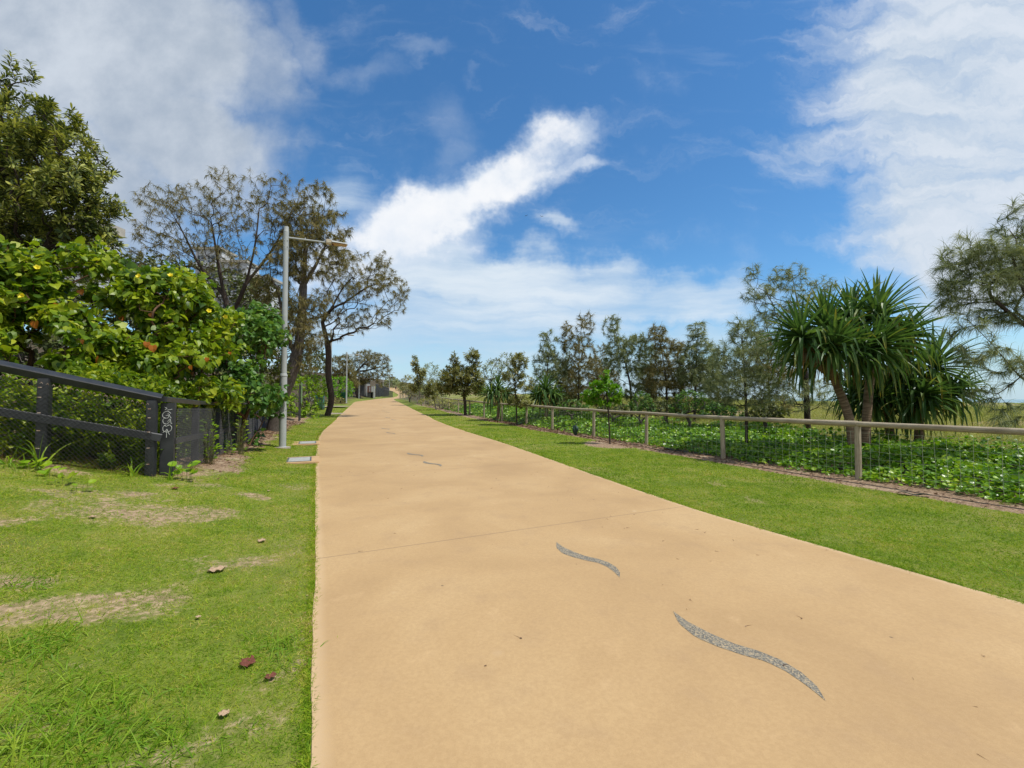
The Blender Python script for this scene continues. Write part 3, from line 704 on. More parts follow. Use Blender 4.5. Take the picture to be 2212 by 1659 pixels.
# a far fence of the same sort at the bend on the hill
def far_fence(pts, label, h=1.15):
    root = thing('timber_fence', label, 'fence', pts[0])
    for p in pts: m = MB(); m.tube([p - UP * .3, p + UP * h], .06, 6); m.build('post', M['timber'], root, True)
    m = MB()
    for a_, b_ in zip(pts[:-1], pts[1:]): m.tube([a_ + UP * h, b_ + UP * h], .06, 6); m.tube([a_ + UP * h * .5, b_ + UP * h * .5], .02, 4)
    m.build('rail', M['timber'], root, True)
far_fence([on(X, d) for X, d in zip(np.linspace(806, 872, 9), np.linspace(186, 176, 9))], 'small distant timber fence crossing the hill behind the walker')
far_fence([on(862.5, 86.5), on(866, 89), on(872, 92.5), on(879, 96), on(887, 100)], 'short far timber rail turning off behind the end of the mesh fence')

# ------------------------------------------------------------------ street lamps
def lamp(p, label):
    root = thing('street_lamp', label, 'street lamp', p, ROT, 'grey lamp posts along the left of the path')
    o = np.array(p, float)
    m = MB(); m.tube([o - UP * .3, o + UP * .03], .23, 16); m.build('footing', M['concrete'], root, True)
    m = MB(); m.tube([o + UP * .03, o + UP * .035, o + UP * .05], [.125, .125, .108], 18); m.tube([o + UP * .04, o + UP * 1.16], .104, 20)
    m.tube([o + UP * 1.165, o + UP * 2.24], .102, 20); m.tube([o + UP * 2.24, o + UP * 2.27, o + UP * 2.33], [.112, .112, .09], 20)
    base = m.build('base_section', M['steel'], root, True)
    m = MB(); q = o + UP * 1.37 - AY * .1 ; m.box(q, (.07, .012, .30), ROT, bevel=.004); m.build('access_panel', M['steel'], base)
    m = MB(); m.box(o + UP * 1.56 - AY * .103, (.03, .008, .035), ROT); m.build('asset_plate', M['steel_dark'], base)
    m = MB(); m.tube([o + UP * 2.33, o + UP * 6.26], [.088, .074], 20); m.build('pole', M['steel'], root, True)
    m = MB(); m.tube([o + UP * 6.255, o + UP * 6.27], .0765, 18); m.tube([o + UP * 6.27, o + UP * 6.83], [.077, .076], 20); m.tube([o + UP * 6.83, o + UP * 6.85, o + UP * 7.0], [.079, .073, .070], 20)
    hd = m.build('pole_head', M['steel'], root, True)
    for h in (6.35, 6.55, 3.55, 3.75):
        for a_ in (-.6, .6, 2.4, -2.4) if h > 5 else (0.2,):
            d = AX * math.sin(a_) - AY * math.cos(a_); m = MB(); m.tube([o + UP * h + d * .07, o + UP * h + d * .097], .014, 7); m.build('bolt', M['steel'], hd, True)
    m = MB(); a0 = o + UP * 6.66 + AX * .06; a1 = a0 + AX * 1.22 + UP * .01
    m.tube([a0, a1], [.030, .024], 12); m.build('arm', M['steel'], root, True)
    m = MB(); m.tube([o + UP * 6.67 + AX * .55, o + UP * 6.73 + AX * .55], .02, 7); m.build('arm_socket', M['steel'], hd, True); m = MB()
    h0 = a1 - AX * .12
    bm = bmesh.new(); N = 10; ring = []
    for k in range(N + 1):
        t = k / N; w = .15 * (1 - .25 * t) * math.sqrt(max(0, 1 - max(0, (t - .82) / .18) ** 2)) + .004; z1 = .055 * (1 - .6 * t) + .004
        ring.append([bm.verts.new(h0 + AX * (.18 + .5 * t) + AY * (sy * w) + UP * zz) for sy, zz in ((-1, 0), (1, 0), (.8, z1), (-.8, z1))])
    for r0, r1 in zip(ring[:-1], ring[1:]):
        for j in range(4): bm.faces.new((r0[j], r0[(j + 1) % 4], r1[(j + 1) % 4], r1[j]))
    bm.faces.new(ring[0][::-1]); bm.faces.new(ring[-1]); m.bm(bm)
    ho = m.build('lamp_head', M['steel'], root)
    m = MB(); m.box(h0 + AX * .09 + UP * .035, (.18, .17, .13), ROT, bevel=.02); m.build('gear_housing', M['cream'], ho)
    m = MB(); m.box(h0 + AX * .09 - UP * .037, (.17, .165, .012), ROT); m.build('driver_cover', M['cream'], ho)
    m = MB(); m.box(h0 + AX * .42 - UP * .022, (.46, .21, .044), ROT, bevel=.018); m.build('lens', M['lens'], ho)
    m = MB(); m.tube([h0 + AX * .22 - UP * .02, h0 + AX * .22 - UP * .075], [.035, .026], 9); m.build('light_sensor', M['red'], ho, True)
    return root
lamps = []
for k, (X, d, lb) in enumerate(((610, 13.8, 'nearest tall grey lamp post standing beside the leafy shrub'), (713, 37, 'second grey lamp post right behind the curved tree trunk'),
        (748, 60, 'third grey lamp post between the trunk and the grey hut'), (775.4, 83, 'grey lamp post in front of the grey hut'),
        (827.3, 121, 'far lamp post beside the dark slatted ramp'), (841.3, 158, 'farthest lamp post at the hill crest by the walker'))):
    p = on(X, d)
    if k == 0: proto = lamp(p, lb)
    else: o = copy_tree(proto); o.location = p; o['label'] = lb

# ------------------------------------------------------------------ service pits beside the path
def pit(X0, X1, Y, d, label, lidx=.5, sx=None):
    x0 = (X0 - CX) / F * d; x1 = (X1 - CX) / F * d; c = np.array([(x0 + x1) / 2, d, 0]); c[2] = gz(c[0], c[1]); w = (x1 - x0) * 1.12
    root = thing('service_pit', label, 'pit cover', c, ROT, 'pit covers set in concrete beside the path')
    m = MB(); m.box(c + UP * .005, (w, 1.25, .05), ROT, bevel=.01); su = m.build('surround', M['tanpad'], root)
    q = c + AX * (w * (lidx - .5))
    m = MB()
    for dx, dy, sx_, sy_ in ((-.265, 0, .035, .87), (.265, 0, .035, .87), (0, -.417, .495, .035), (0, .417, .495, .035)): m.box(q + AX * dx + AY * dy + UP * .033, (sx_, sy_, .012), ROT)
    m.build('lid_frame', M['steel_dark'], root)
    m = MB(); m.box(q + UP * .031, (.49, .795, .010), ROT, bevel=.003); m.build('lid', M['lid'], root)
pit(606, 683, 993, 11.35, 'nearer pit cover with grey lid in tan concrete beside the lamp', .55)
pit(633, 686, 953, 15.6, 'second pit cover with grey lid in tan concrete beyond the lamp', .6)

def slab(a, b, wd, label, mat='concrete'):
    a, b = np.array(a), np.array(b); c = (a + b) / 2; L = np.hypot(*(b - a)[:2]); rz = math.atan2(b[1] - a[1], b[0] - a[0])
    m = MB(); m.box((c[0], c[1], c[2] + .01), (L, wd, .06), rz, bevel=.008); o = m.build('concrete_slab', M[mat]); tag(o, label, 'slab', 'bare concrete slabs joining the path')
slab(on(706, 35.5), on(742, 36.5), 1.3, 'small concrete slab by the second lamp post')
slab(on(668, 45.5), on(748, 47.5), 2.6, 'wide concrete slab under the bench', 'concrete')
slab(on(718, 59), on(752, 60), 1.2, 'thin far concrete slab beyond the bench')

# ------------------------------------------------------------------ bench, sign, mesh screens
def bench():
    c = on(676, 46); c = c + np.array([0, 0, .02]); root = thing('bench', 'grey slatted park bench on the concrete slab beside the path', 'bench', c, R(20))
    ax, ay = np.array([math.cos(R(20)), math.sin(R(20)), 0]), np.array([-math.sin(R(20)), math.cos(R(20)), 0])
    m = MB()
    for k in range(4): m.box(c + ax * (-.05 + .13 * k) + UP * .45, (.11, 1.9, .035), R(20), bevel=.006)
    m.build('seat', M['alu'], root)
    m = MB()
    for k in range(3): m.box(c - ax * (.16 + .025 * k) + UP * (.58 + .13 * k), (.03, 1.9, .11), R(20), bevel=.006)
    m.build('backrest', M['alu'], root)
    for sy_ in (-.75, .75):
        m = MB(); m.box(c + ay * sy_ + ax * .12 + UP * .21, (.10, .07, .43), R(20)); m.box(c + ay * sy_ + ax * .12 + UP * .40, (.46, .06, .05), R(20)); m.build('leg', M['concrete'], root)
        m = MB(); m.tube([c + ay * sy_ * 1.2 + ax * .36 + UP * .45, c + ay * sy_ * 1.2 + ax * .36 + UP * .66, c + ay * sy_ * 1.2 - ax * .15 + UP * .66], .022, 7); m.build('armrest', M['alu'], root, True)
bench()
def sign():
    c = on(646, 26.6); root = thing('notice_board', 'green notice board on two dark posts seen almost edge on', 'sign', c)
    a = unit(np.array([-.40, .92, 0])); n = np.array([.92, .40, 0]); rz = math.atan2(a[1], a[0])
    for s in (0, 1.15):
        q = c + a * s; m = MB(); m.box(q + UP * 1.05, (.09, .09, 2.3), rz, bevel=.006); m.build('post', M['dark'], root)
    q = c + a * .62 + n * .09 + UP * 1.72
    m = MB(); m.box(q, (1.35, .035, 1.25), rz, bevel=.004); b = m.build('board', M['signgreen'], root)
    m = MB(); m.box(q + n * .021, (1.22, .006, 1.12), rz); m.build('map_panel', M['signgreen'], b)
sign()
def screen(pts, h, label, posts=True):
    root = thing('mesh_screen', label, 'screen', pts[0], 0, 'green shade cloth screens by the bench')
    m = MB(); V, n = [], 0
    pts = np.array(pts); t = np.linspace(0, len(pts) - 1, 24); q = np.stack([np.interp(t, np.arange(len(pts)), pts[:, k]) for k in range(3)], 1)
    for r_ in np.linspace(0, 1, 6):
        w = q.copy(); w[:, 2] += .06 + (h - .06 - .10 * np.sin(t * 3.1) ** 2 * r_) * r_; w[:, 1] += .05 * np.sin(t * 9 + r_ * 4); V.append(w)
    V = np.array(V); i = (np.arange(5)[:, None] * 24 + np.arange(23)[None]).ravel(); m.add(V.reshape(-1, 3), np.stack([i, i + 1, i + 25, i + 24], 1))
    o = m.build('shade_cloth', M['teal'], root, True); md = o.modifiers.new('s', 'SOLIDIFY'); md.thickness = .012
    for p in pts: m = MB(); m.tube([p - UP * .1, p + UP * (h + .04)], .03, 6); m.build('stake', M['steel_dark'], root, True)
screen([on(681, 43), on(690, 41.5), on(697, 40.6), on(700.5, 42.0)], 1.38, 'teal green shade cloth screen by the lime shrub')
screen([on(737, 62), on(744, 61), on(749, 60.5)], 1.5, 'farther dark green cloth screen behind the third lamp post')

# ------------------------------------------------------------------ the far hut, kiosk, reading stand and ramp
def hut():
    d = 92; px = d / F; c = on(778, d); z0 = c[2] - .1; root = thing('amenities_hut', 'small grey flat roofed toilet block with dark vertical cladding', 'building', c)
    def bx(name, X0, X1, zb, zt, y0, dep, mat, par=root):
        x0, x1 = (X0 - CX) * px, (X1 - CX) * px; m = MB(); m.box(((x0 + x1) / 2, d + y0 + dep / 2, z0 + (zb + zt) / 2), (x1 - x0, dep, zt - zb)); return m.build(name, M[mat], par)
    w = bx('screen_wall', 752.5, 775.5, 0, 2.55, 0, .15, 'grey')
    for k, X in enumerate((760, 767.5)): bx('panel_joint', X, X + .5, .05, 2.5, -.012, .011, 'dark', w)
    m = MB()                                       # the cut-out leaf pattern of the screen
    for k in range(9):
        a_ = R(20 + k * 16); o = np.array([(755.2 - CX) * px, d - .014, z0 + .25]); L = random.uniform(.8, 1.5); e = o + np.array([math.cos(a_), 0, math.sin(a_)]) * L; mid = (o + e) / 2; nn = np.array([-math.sin(a_), 0, math.cos(a_)]) * .09
        m.add([o, mid - nn, e, mid + nn], np.array([[0, 1, 2, 3]]))
    m.build('leaf_pattern', M['dark'], w)
    b = bx('slat_wall', 777, 786.5, 0, 2.6, .3, 2.5, 'dark')
    for k in range(7): bx('slat', 777 + k * 1.36, 777.7 + k * 1.36, .03, 2.6, .22, .075, 'steel_dark', b)
    bx('door', 786.8, 790.6, 0, 2.6, .2, 2.4, 'grey')
    bx('clerestory', 754, 790, 2.6, 3.35, .9, 2.0, 'dark')
    r = bx('roof', 750.5, 793, 3.37, 3.52, -.6, 4.2, 'steel'); bx('roof_plant', 757, 766, 3.53, 4.1, .8, 1.6, 'white', r)
    c = on(803, 90); z0 = c[2] - .1; root2 = thing('kiosk', 'small kiosk with a rust brown front on dark base beside the hut', 'kiosk', c)
    d2 = d
    bx('base', 796.5, 808.8, 0, 1.32, -1, 1.1, 'dark', root2); bx('brown_front', 797, 804.6, 1.33, 2.65, -1.05, 1.1, 'brownpanel', root2)
    pn = bx('grey_side', 804.8, 810.2, 1.33, 2.65, -1.02, 1.05, 'grey', root2); bx('panel_inset', 805.6, 809.4, 1.45, 2.52, -1.04, .015, 'white', pn); bx('side_base', 805, 810.4, 0, 1.3, -1.0, 1.0, 'grey', root2)
    for k in range(3): bx('grille_bar', 800.6 + k * 1.1, 801.1 + k * 1.1, 1.5, 2.5, -1.075, .02, 'white', root2)
    c = on(758.8, 83.5); root3 = thing('reading_stand', 'low dark reading stand with a tilted white top by the path', 'sign', c)
    m = MB(); m.box(c + UP * .5, (.14, .12, 1.0)); m.build('pedestal', M['dark'], root3)
    m = MB(); m.box(c + UP * 1.08, (.62, .50, .05), 0, R(35), R(28)); m.build('tilted_top', M['white'], root3)
hut()
def ramp():
    root = thing('ramp_balustrade', 'dark slatted balustrade sloping down beside the far path', 'balustrade', on(838, 104))
    def strip(a, b, h0, h1, gap=.11):
        L = np.hypot(*(b - a)[:2]); n = int(L / gap); m = MB()
        for k in range(n + 1):
            t = k / n; p = a + (b - a) * t; h = h0 + (h1 - h0) * t; m.box(p + UP * h / 2, (.07, .05, h), math.atan2(b[1] - a[1], b[0] - a[0]))
        m.build('slat_panel', M['dark'], root)
        m = MB(); m.tube([a + UP * (h0 + .03), b + UP * (h1 + .03)], .05, 6); m.build('handrail', M['blackpaint'], root, True)
    strip(on(828.5, 104), on(848, 105), 1.9, 1.35); strip(on(811.5, 101), on(840, 109) + UP * .3, 2.9, 1.9)
    for X in (811.5, 818.5, 827): 
        p = on(X, 99.5); m = MB(); m.box(p + UP * .9, (.09, .09, 1.9)); m.build('post', M['dark'], root)
    m = MB(); m.tube([on(811.5, 99.5) + UP * 1.85, on(829, 102) + UP * 1.85], .06, 6); m.tube([on(811.5, 99.5) + UP * .95, on(829, 102) + UP * .95], .04, 6); m.build('open_rail', M['blackpaint'], root)
ramp()

# ------------------------------------------------------------------ buildings on the hill
def flats():
    d = 72.0; px = d / F; c = on(560, d); root = thing('apartment_building', 'white stepped apartment block with dark windows glimpsed behind the bare trees', 'building', c)
    def bx(name, X0, X1, Y0, Y1, y0, dep, mat, par=root):
        x0, x1 = (X0 - CX) * px, (X1 - CX) * px; zt, zb = P(CX, Y0, d)[2], P(CX, Y1, d)[2]
        m = MB(); m.box(((x0 + x1) / 2, d + y0 + dep / 2, (zt + zb) / 2), (x1 - x0, dep, zt - zb)); return m.build(name, M[mat], par)
    for X0, X1, Y0, Y1 in ((415, 472, 540, 760), (473, 528, 568, 760), (529, 578, 602, 760)):
        w = bx('wall', X0, X1, Y0, Y1, 0, 3.5, 'white'); bx('roof', X0 - 3, X1 + 3, Y0 - 5, Y0 - .1, -.5, 4.4, 'roof')
        for fl in range(4):
            yt = Y0 + 12 + fl * 37
            for k in range(int((X1 - X0) / 22)):
                x0 = X0 + 5 + k * 22; f = bx('window', x0, x0 + 15, yt, yt + 18, -.06, .058, 'glass'); bx('mullion', x0 + 7, x0 + 8, yt, yt + 18, -.10, .036, 'white', f)
            bl = bx('balcony', X0 + 2, X1 - 2, yt + 20, yt + 29, -1.3, 1.298, 'white')
            bx('balcony_rail', X0 + 2, X1 - 2, yt + 14, yt + 15, -1.3, .06, 'steel', bl)
    d = 42; px = d / F; c = on(190, d); root2 = thing('hillside_house', 'pale house with a beige roof hidden behind the big dark tree', 'house', c)
    bx('wall', -20, 195, 492, 640, 0, 2.5, 'white', root2)
    r = bx('roof', -30, 204, 472, 491.5, -.8, 3.6, 'roof', root2); bx('fascia', -30, 204, 486, 492, -.86, .055, 'white', r)
    for k in range(5): bx('window', 5 + k * 38, 30 + k * 38, 505, 540, -.05, .048, 'glass', root2)
flats()

# ------------------------------------------------------------------ person and birds
def person():
    p = on(855, 158); root = thing('person', 'distant person in dark clothes walking on the far path', 'person', p)
    J = {'pel': (0, 0, .95), 'sp': (0, 0, 1.2), 'ch': (0, -.02, 1.38), 'nk': (0, -.02, 1.5), 'hd': (0, -.04, 1.60), 'tp': (0, -.04, 1.73),
         'hl': (-.1, 0, .9), 'kl': (-.11, -.16, .52), 'al': (-.11, .02, .09), 'tl': (-.11, -.12, .03), 'hr': (.1, 0, .9), 'kr': (.1, .02, .5), 'ar': (.1, .28, .13), 'tr': (.1, .2, .03),
         'sl': (-.19, 0, 1.42), 'el': (-.25, .1, 1.15), 'wl': (-.25, .02, .92), 'fl': (-.25, -.02, .82), 'sr': (.19, 0, 1.42), 'er': (.25, -.08, 1.15), 'wr': (.24, -.2, .96), 'fr': (.24, -.25, .87)}
    rad = {'pel': .15, 'sp': .125, 'ch': .15, 'nk': .06, 'hd': .095, 'tp': .07, 'hl': .095, 'kl': .06, 'al': .04, 'tl': .035, 'hr': .095, 'kr': .06, 'ar': .04, 'tr': .035,
           'sl': .06, 'el': .042, 'wl': .03, 'fl': .035, 'sr': .06, 'er': .042, 'wr': .03, 'fr': .035}
    E = ['pel sp', 'sp ch', 'ch nk', 'nk hd', 'hd tp', 'pel hl', 'hl kl', 'kl al', 'al tl', 'pel hr', 'hr kr', 'kr ar', 'ar tr', 'ch sl', 'sl el', 'el wl', 'wl fl', 'ch sr', 'sr er', 'er wr', 'wr fr']
    def skin(names, edges, grow, name, mat):
        me = bpy.data.meshes.new(name); me.from_pydata([J[k] for k in names], [[names.index(q) for q in e.split()] for e in edges], [])
        o = bpy.data.objects.new(name, me); C.objects.link(o); o.parent = root; o.modifiers.new('k', 'SKIN'); s = o.modifiers.new('u', 'SUBSURF'); s.levels = s.render_levels = 2
        for i, k in enumerate(names): me.skin_vertices[0].data[i].radius = (rad[k] + grow,) * 2
        me.skin_vertices[0].data[0].use_root = True; me.materials.append(M[mat]); return o
    skin(list(J), E, 0, 'body', 'skin')
    skin(['pel', 'sp', 'ch', 'sl', 'el', 'sr', 'er'], ['pel sp', 'sp ch', 'ch sl', 'sl el', 'ch sr', 'sr er'], .022, 'shirt', 'navy')
    skin(['pel', 'hl', 'kl', 'hr', 'kr'], ['pel hl', 'hl kl', 'pel hr', 'hr kr'], .026, 'shorts', 'navy')
    J['hb'] = (0, 0, 1.66); rad['hb'] = .09; skin(['tp', 'hb'], ['tp hb'], .018, 'hair', 'bird')
person()
def bird(X, Y, d, label, bank):
    c = P(X, Y, d); m = MB()
    m.tube([c + np.array([-.05, -.25, 0]), c + np.array([0, -.12, .02]), c, c + np.array([.02, .14, 0]), c + np.array([.03, .28, 0])], [.01, .05, .06, .04, .008], 7)
    for s in (-1, 1):
        q = [c + np.array([0, -.08, .02]), c + np.array([s * .28, -.12, .16 + bank * s]), c + np.array([s * .62, .08, .05 + bank * s * 2]), c + np.array([s * .26, .10, .12 + bank * s]), c + np.array([0, .10, .01])]
        q2 = [v - UP * .02 for v in q]; m.add(q + q2, [np.array([[0, 1, 3, 4], [5, 9, 8, 6]]), np.array([[1, 2, 3], [6, 8, 7]]), np.array([[0, 5, 6, 1], [1, 6, 7, 2], [2, 7, 8, 3], [3, 8, 9, 4]])])
    o = m.build('bird', M['bird']); tag(o, label, 'bird', 'dark birds in the blue sky')
bird(1137, 466, 150, 'left one of two tiny dark birds in the sky', .12); bird(1170, 467.5, 140, 'right one of two tiny dark birds in the sky', -.06)
# ------------------------------------------------------------------ plants: skeletons
class Skel:
    def __init__(s): s.p = np.zeros((60000, 3)); s.par = np.full(60000, -1, int); s.pl = np.zeros(60000); s.n = 0
    def node(s, q, par):
        i = s.n; s.p[i] = q; s.par[i] = par; s.pl[i] = 0 if par < 0 else s.pl[par] + np.linalg.norm(s.p[i] - s.p[par]); s.n += 1; return i
    def poly(s, pts, step, par=-1):
        pts = np.asarray(pts, float); seg = np.concatenate([[0], np.cumsum(np.linalg.norm(np.diff(pts, axis=0), axis=1))])
        n = max(2, int(seg[-1] / step)); t = np.linspace(0, seg[-1], n + 1)
        q = np.stack([np.interp(t, seg, pts[:, k]) for k in range(3)], 1)
        for _ in range(3): q[1:-1] = (q[:-2] + 2 * q[1:-1] + q[2:]) / 4
        for k, c in enumerate(q if par < 0 else q[1:]): par = s.node(c, par)
    def attach(s, q, step, alpha, down, lift, first=0):
        P_ = s.p[first:s.n]; D = np.linalg.norm(P_ - q, axis=1); c = D + alpha * s.pl[first:s.n] + down * np.maximum(0, P_[:, 2] - q[2])
        i = int(np.argmin(c)) + first; a = s.p[i]; L = np.linalg.norm(q - a)
        if L < step * .35: return
        pd = unit(a - s.p[s.par[i]]) if s.par[i] >= 0 else UP
        ctrl = a + L * .36 * unit(.5 * pd + .8 * unit(q - a) + lift * UP); k = max(1, int(math.ceil(L / step))); par = i
        for j in range(1, k + 1):
            t = j / k; c_ = (1 - t) ** 2 * a + 2 * t * (1 - t) * ctrl + t * t * q
            par = s.node(c_ + (RNG.normal(0, .018 * min(L, 1.2), 3) if j < k else 0), par)
    def finish(s, r0, rt):
        n = s.n; w = np.zeros(n); kids = [[] for _ in range(n)]
        for i in range(n - 1, -1, -1):
            if not kids[i]: w[i] = 1
            if s.par[i] >= 0: w[s.par[i]] += w[i]; kids[s.par[i]].append(i)
        e = math.log(r0 / rt) / math.log(max(2, w[0])); r = rt * w ** e
        paths = []; 
        for i in range(n):
            par = s.par[i]
            if par < 0: path = [i]
            else:
                best = max(kids[par], key=lambda q: w[q])
                if best == i: continue
                path = [par, i]
            while kids[path[-1]]: path.append(max(kids[path[-1]], key=lambda q: w[q]))
            paths.append(path)
        s.w, s.r, s.paths = w, r, paths; s.P = s.p[:n]
        d = np.zeros((n, 3)); ok = s.par[:n] >= 0; d[ok] = unit(s.P[ok] - s.P[s.par[:n][ok]]); d[~ok] = UP; s.dir = d
    def wood(s, m, minr=0.0):
        for path in s.paths:
            q = s.P[path]; r = s.r[path].copy()
            if s.par[path[0]] >= 0: r[0] = min(r[0], r[1] * 1.25)
            if len(q) < 2 or r.max() < minr: continue
            n = 9 if r.max() > .06 else (5 if r.max() > .018 else 3); m.tube(q, r, n, False)

def in_blobs(blobs, n, shell=0.0):
    """random points in a union of ellipsoids given as (X, Y, rx, ry, depth, half thickness)"""
    vol = np.array([b[2] * b[3] * (b[4] / F) ** 2 * b[5] for b in blobs]); cnt = RNG.multinomial(n, vol / vol.sum()); out = []
    for b, k in zip(blobs, cnt):
        v = unit(RNG.normal(size=(k, 3))) * (RNG.random((k, 1)) ** (1 / 3) * (1 - shell) + shell); c = P(b[0], b[1], b[4]); s = b[4] / F
        out.append(c + v * np.array([b[2] * s, b[5], b[3] * s]))
    return np.concatenate(out)

# leaf shapes (y runs along the leaf)
HEART = (np.array([[0, .10, 0], [0, .52, -.03], [0, 1.0, -.16], [-.30, -.03, .06], [-.50, .28, .09], [-.36, .66, .02], [.30, -.03, .06], [.50, .28, .09], [.36, .66, .02]]),
         [np.array([[0, 1, 4, 3], [1, 2, 5, 4], [0, 6, 7, 1], [1, 7, 8, 2]])])
OVAL = (np.array([[0, 0, 0], [0, .55, .0], [0, 1, -.08], [-.27, .38, .07], [-.22, .75, .03], [.27, .38, .07], [.22, .75, .03]]),
        [np.array([[0, 1, 4, 3], [0, 5, 6, 1]]), np.array([[1, 2, 4], [1, 6, 2]])])
NARROW = (np.array([[0, 0, 0], [-.10, .35, .02], [.10, .35, .02], [-.11, .75, 0], [.11, .75, 0], [0, 1, -.05]]), [np.array([[1, 2, 4, 3]]), np.array([[0, 2, 1], [3, 4, 5]])])
ROUND = (np.array([[0, .02, 0], [0, .5, -.05], [0, .98, .0], [-.42, .14, .08], [-.5, .55, .09], [-.26, .93, .04], [.42, .14, .08], [.5, .55, .09], [.26, .93, .04]]),
         [np.array([[0, 1, 4, 3], [1, 2, 5, 4], [0, 6, 7, 1], [1, 7, 8, 2]])])

def whorls(m, pos, d, n, L, spread, shape, jit=.35, lj=.25):
    """n leaves round every tip"""
    N = len(pos); ph = RNG.random((N, 1)) * 6.28 + np.arange(n)[None] * 2.4
    ref = np.where(np.abs(d[:, 2:3]) < .9, np.array([[0, 0, 1.0]]), np.array([[1.0, 0, 0]])); u = unit(np.cross(d, ref)); v = np.cross(d, u)
    out = np.cos(ph)[..., None] * u[:, None] + np.sin(ph)[..., None] * v[:, None]
    ax = unit(d[:, None] * (1 - spread) + out * spread + RNG.normal(0, jit * .5, (N, n, 3)))
    base = pos[:, None] - d[:, None] * (RNG.random((N, n, 1)) * L * 1.1)
    nr = unit(d[:, None] + np.array([0, 0, .5]) + RNG.normal(0, jit, (N, n, 3)))
    m.scatter(shape[0], shape[1], base.reshape(-1, 3), ax.reshape(-1, 3), nr.reshape(-1, 3), L * (1 + RNG.uniform(-lj, lj, N * n)))

def make_tree(name, label, cat, group, trunks, blobs, n, kind, r0=.12, rt=.006, step=.3, alpha=.28, down=.5, lift=.15, bark='bark_dark', leaf='cas_green', den=1.0, size=1.0, trunk_from=.35, shell=0.0, sw=None, clump=.22):
    t0 = [P(*q) if len(q) == 3 else np.array(q[:3]) for q in trunks[0]]; t0[0][2] = gz(t0[0][0], t0[0][1]) - .08
    root = thing(name, label, cat, (t0[0][0], t0[0][1], t0[0][2] + .08), 0, group)
    s = Skel(); s.poly(t0, step)
    for tr in trunks[1:]:
        q = [P(*a) for a in tr]; i = int(np.argmin(np.linalg.norm(s.p[:s.n] - q[0], axis=1))); s.poly([s.p[i]] + q[1:], step, i)
    first = int(s.n * trunk_from) if len(trunks) == 1 else int(len(t0) * 0 + min(s.n - 1, np.argmax(s.pl[:s.n] > trunk_from * np.linalg.norm(t0[-1] - t0[0]))))
    att = in_blobs(blobs, n, shell); cl_ = 9.0 / max(2.0, np.ptp(att[:, 2])); fr = fbm(att[:, 0] * cl_ + att[:, 1] * .8 * cl_, att[:, 2] * cl_ * 1.2, n, 3)
    att = att[fr > (np.quantile(fr, clump) if clump else -1)]; att = att[np.argsort(np.linalg.norm(att - t0[0], axis=1))]
    for q in att: s.attach(q, step, alpha, down, lift, first)
    s.finish(r0, rt)
    m = MB(); s.wood(m); m.build('trunk', M[bark], root, True)
    thin = np.where(s.w <= 4)[0]; thin = thin[thin > first]; p, d = s.P[thin], s.dir[thin]
    m = MB()
    if kind in ('casuarina', 'plume'):                       # needle-like twigs hanging in tufts from the outer shoots
        thin = np.where(s.w <= 2)[0]; thin = thin[thin > first]; p, d = s.P[thin], s.dir[thin]; pl = kind == 'plume'
        k = max(2, int((24 if pl else 22) * den)); N = len(p); q = np.repeat(p, k, 0) - np.repeat(d, k, 0) * RNG.random((N * k, 1)) * step * (.8 if pl else .5)
        dd = unit(np.repeat(d, k, 0) * (.9 if pl else .6) + RNG.normal(0, .42 if pl else .55, (N * k, 3)) + UP * (.22 if pl else .1))
        m.strands(q, dd, size * RNG.uniform(.16, .38 if pl else .33, N * k), (sw or .009) * 2.0, RNG.uniform(.8, 2.6, N * k), 3 if pl else 2)
    elif kind == 'banksia':
        tip = np.where(s.w <= 3)[0]; tip = tip[tip > first]; whorls(m, s.P[tip], unit(s.dir[tip] + UP * .35), max(4, int(15 * den)), .18 * size, .72, NARROW, .3)
    elif kind == 'oval':
        tip = np.where(s.w <= 3)[0]; tip = tip[tip > first]; whorls(m, s.P[tip], unit(s.dir[tip] + UP * .2), max(4, int(12 * den)), .12 * size, .75, OVAL, .45)
    m.build('crown', M[leaf], root); return root, s

# ------------------------------------------------------------------ left: big dark tree, casuarinas
make_tree('banksia_tree', 'tall dense dark green tree with rosetted leaves at the left edge', 'tree', None,
          [[(30, 960, 13.5), (20, 700, 13.5), (-10, 480, 13.5)], [(20, 700, 13.5), (110, 520, 13.2), (160, 440, 13)], [(-10, 480, 13.5), (10, 330, 13.5), (20, 230, 13.5)]],
          [(42, 160, 30, 45, 13.3, .5), (15, 245, 90, 70, 13.4, 1.5), (100, 270, 75, 55, 13, 1.3), (130, 340, 90, 60, 12.8, 1.3), (-60, 330, 150, 130, 13.6, 2), (30, 360, 120, 80, 12.6, 1.5), (190, 420, 78, 55, 13, 1.2),
           (225, 465, 42, 45, 13, .9), (110, 460, 110, 60, 12.6, 1.4), (30, 500, 90, 60, 12.7, 1.4), (200, 520, 50, 34, 13, .9), (-90, 480, 150, 120, 13.5, 2), (140, 400, 60, 60, 12.2, .9), (100, 530, 110, 40, 13.2, 1)],
          4300, 'banksia', .24, .008, .30, .22, .35, .1, 'bark_dark', 'banksia', 1.1, 1.12, .3, .25, None, .32)

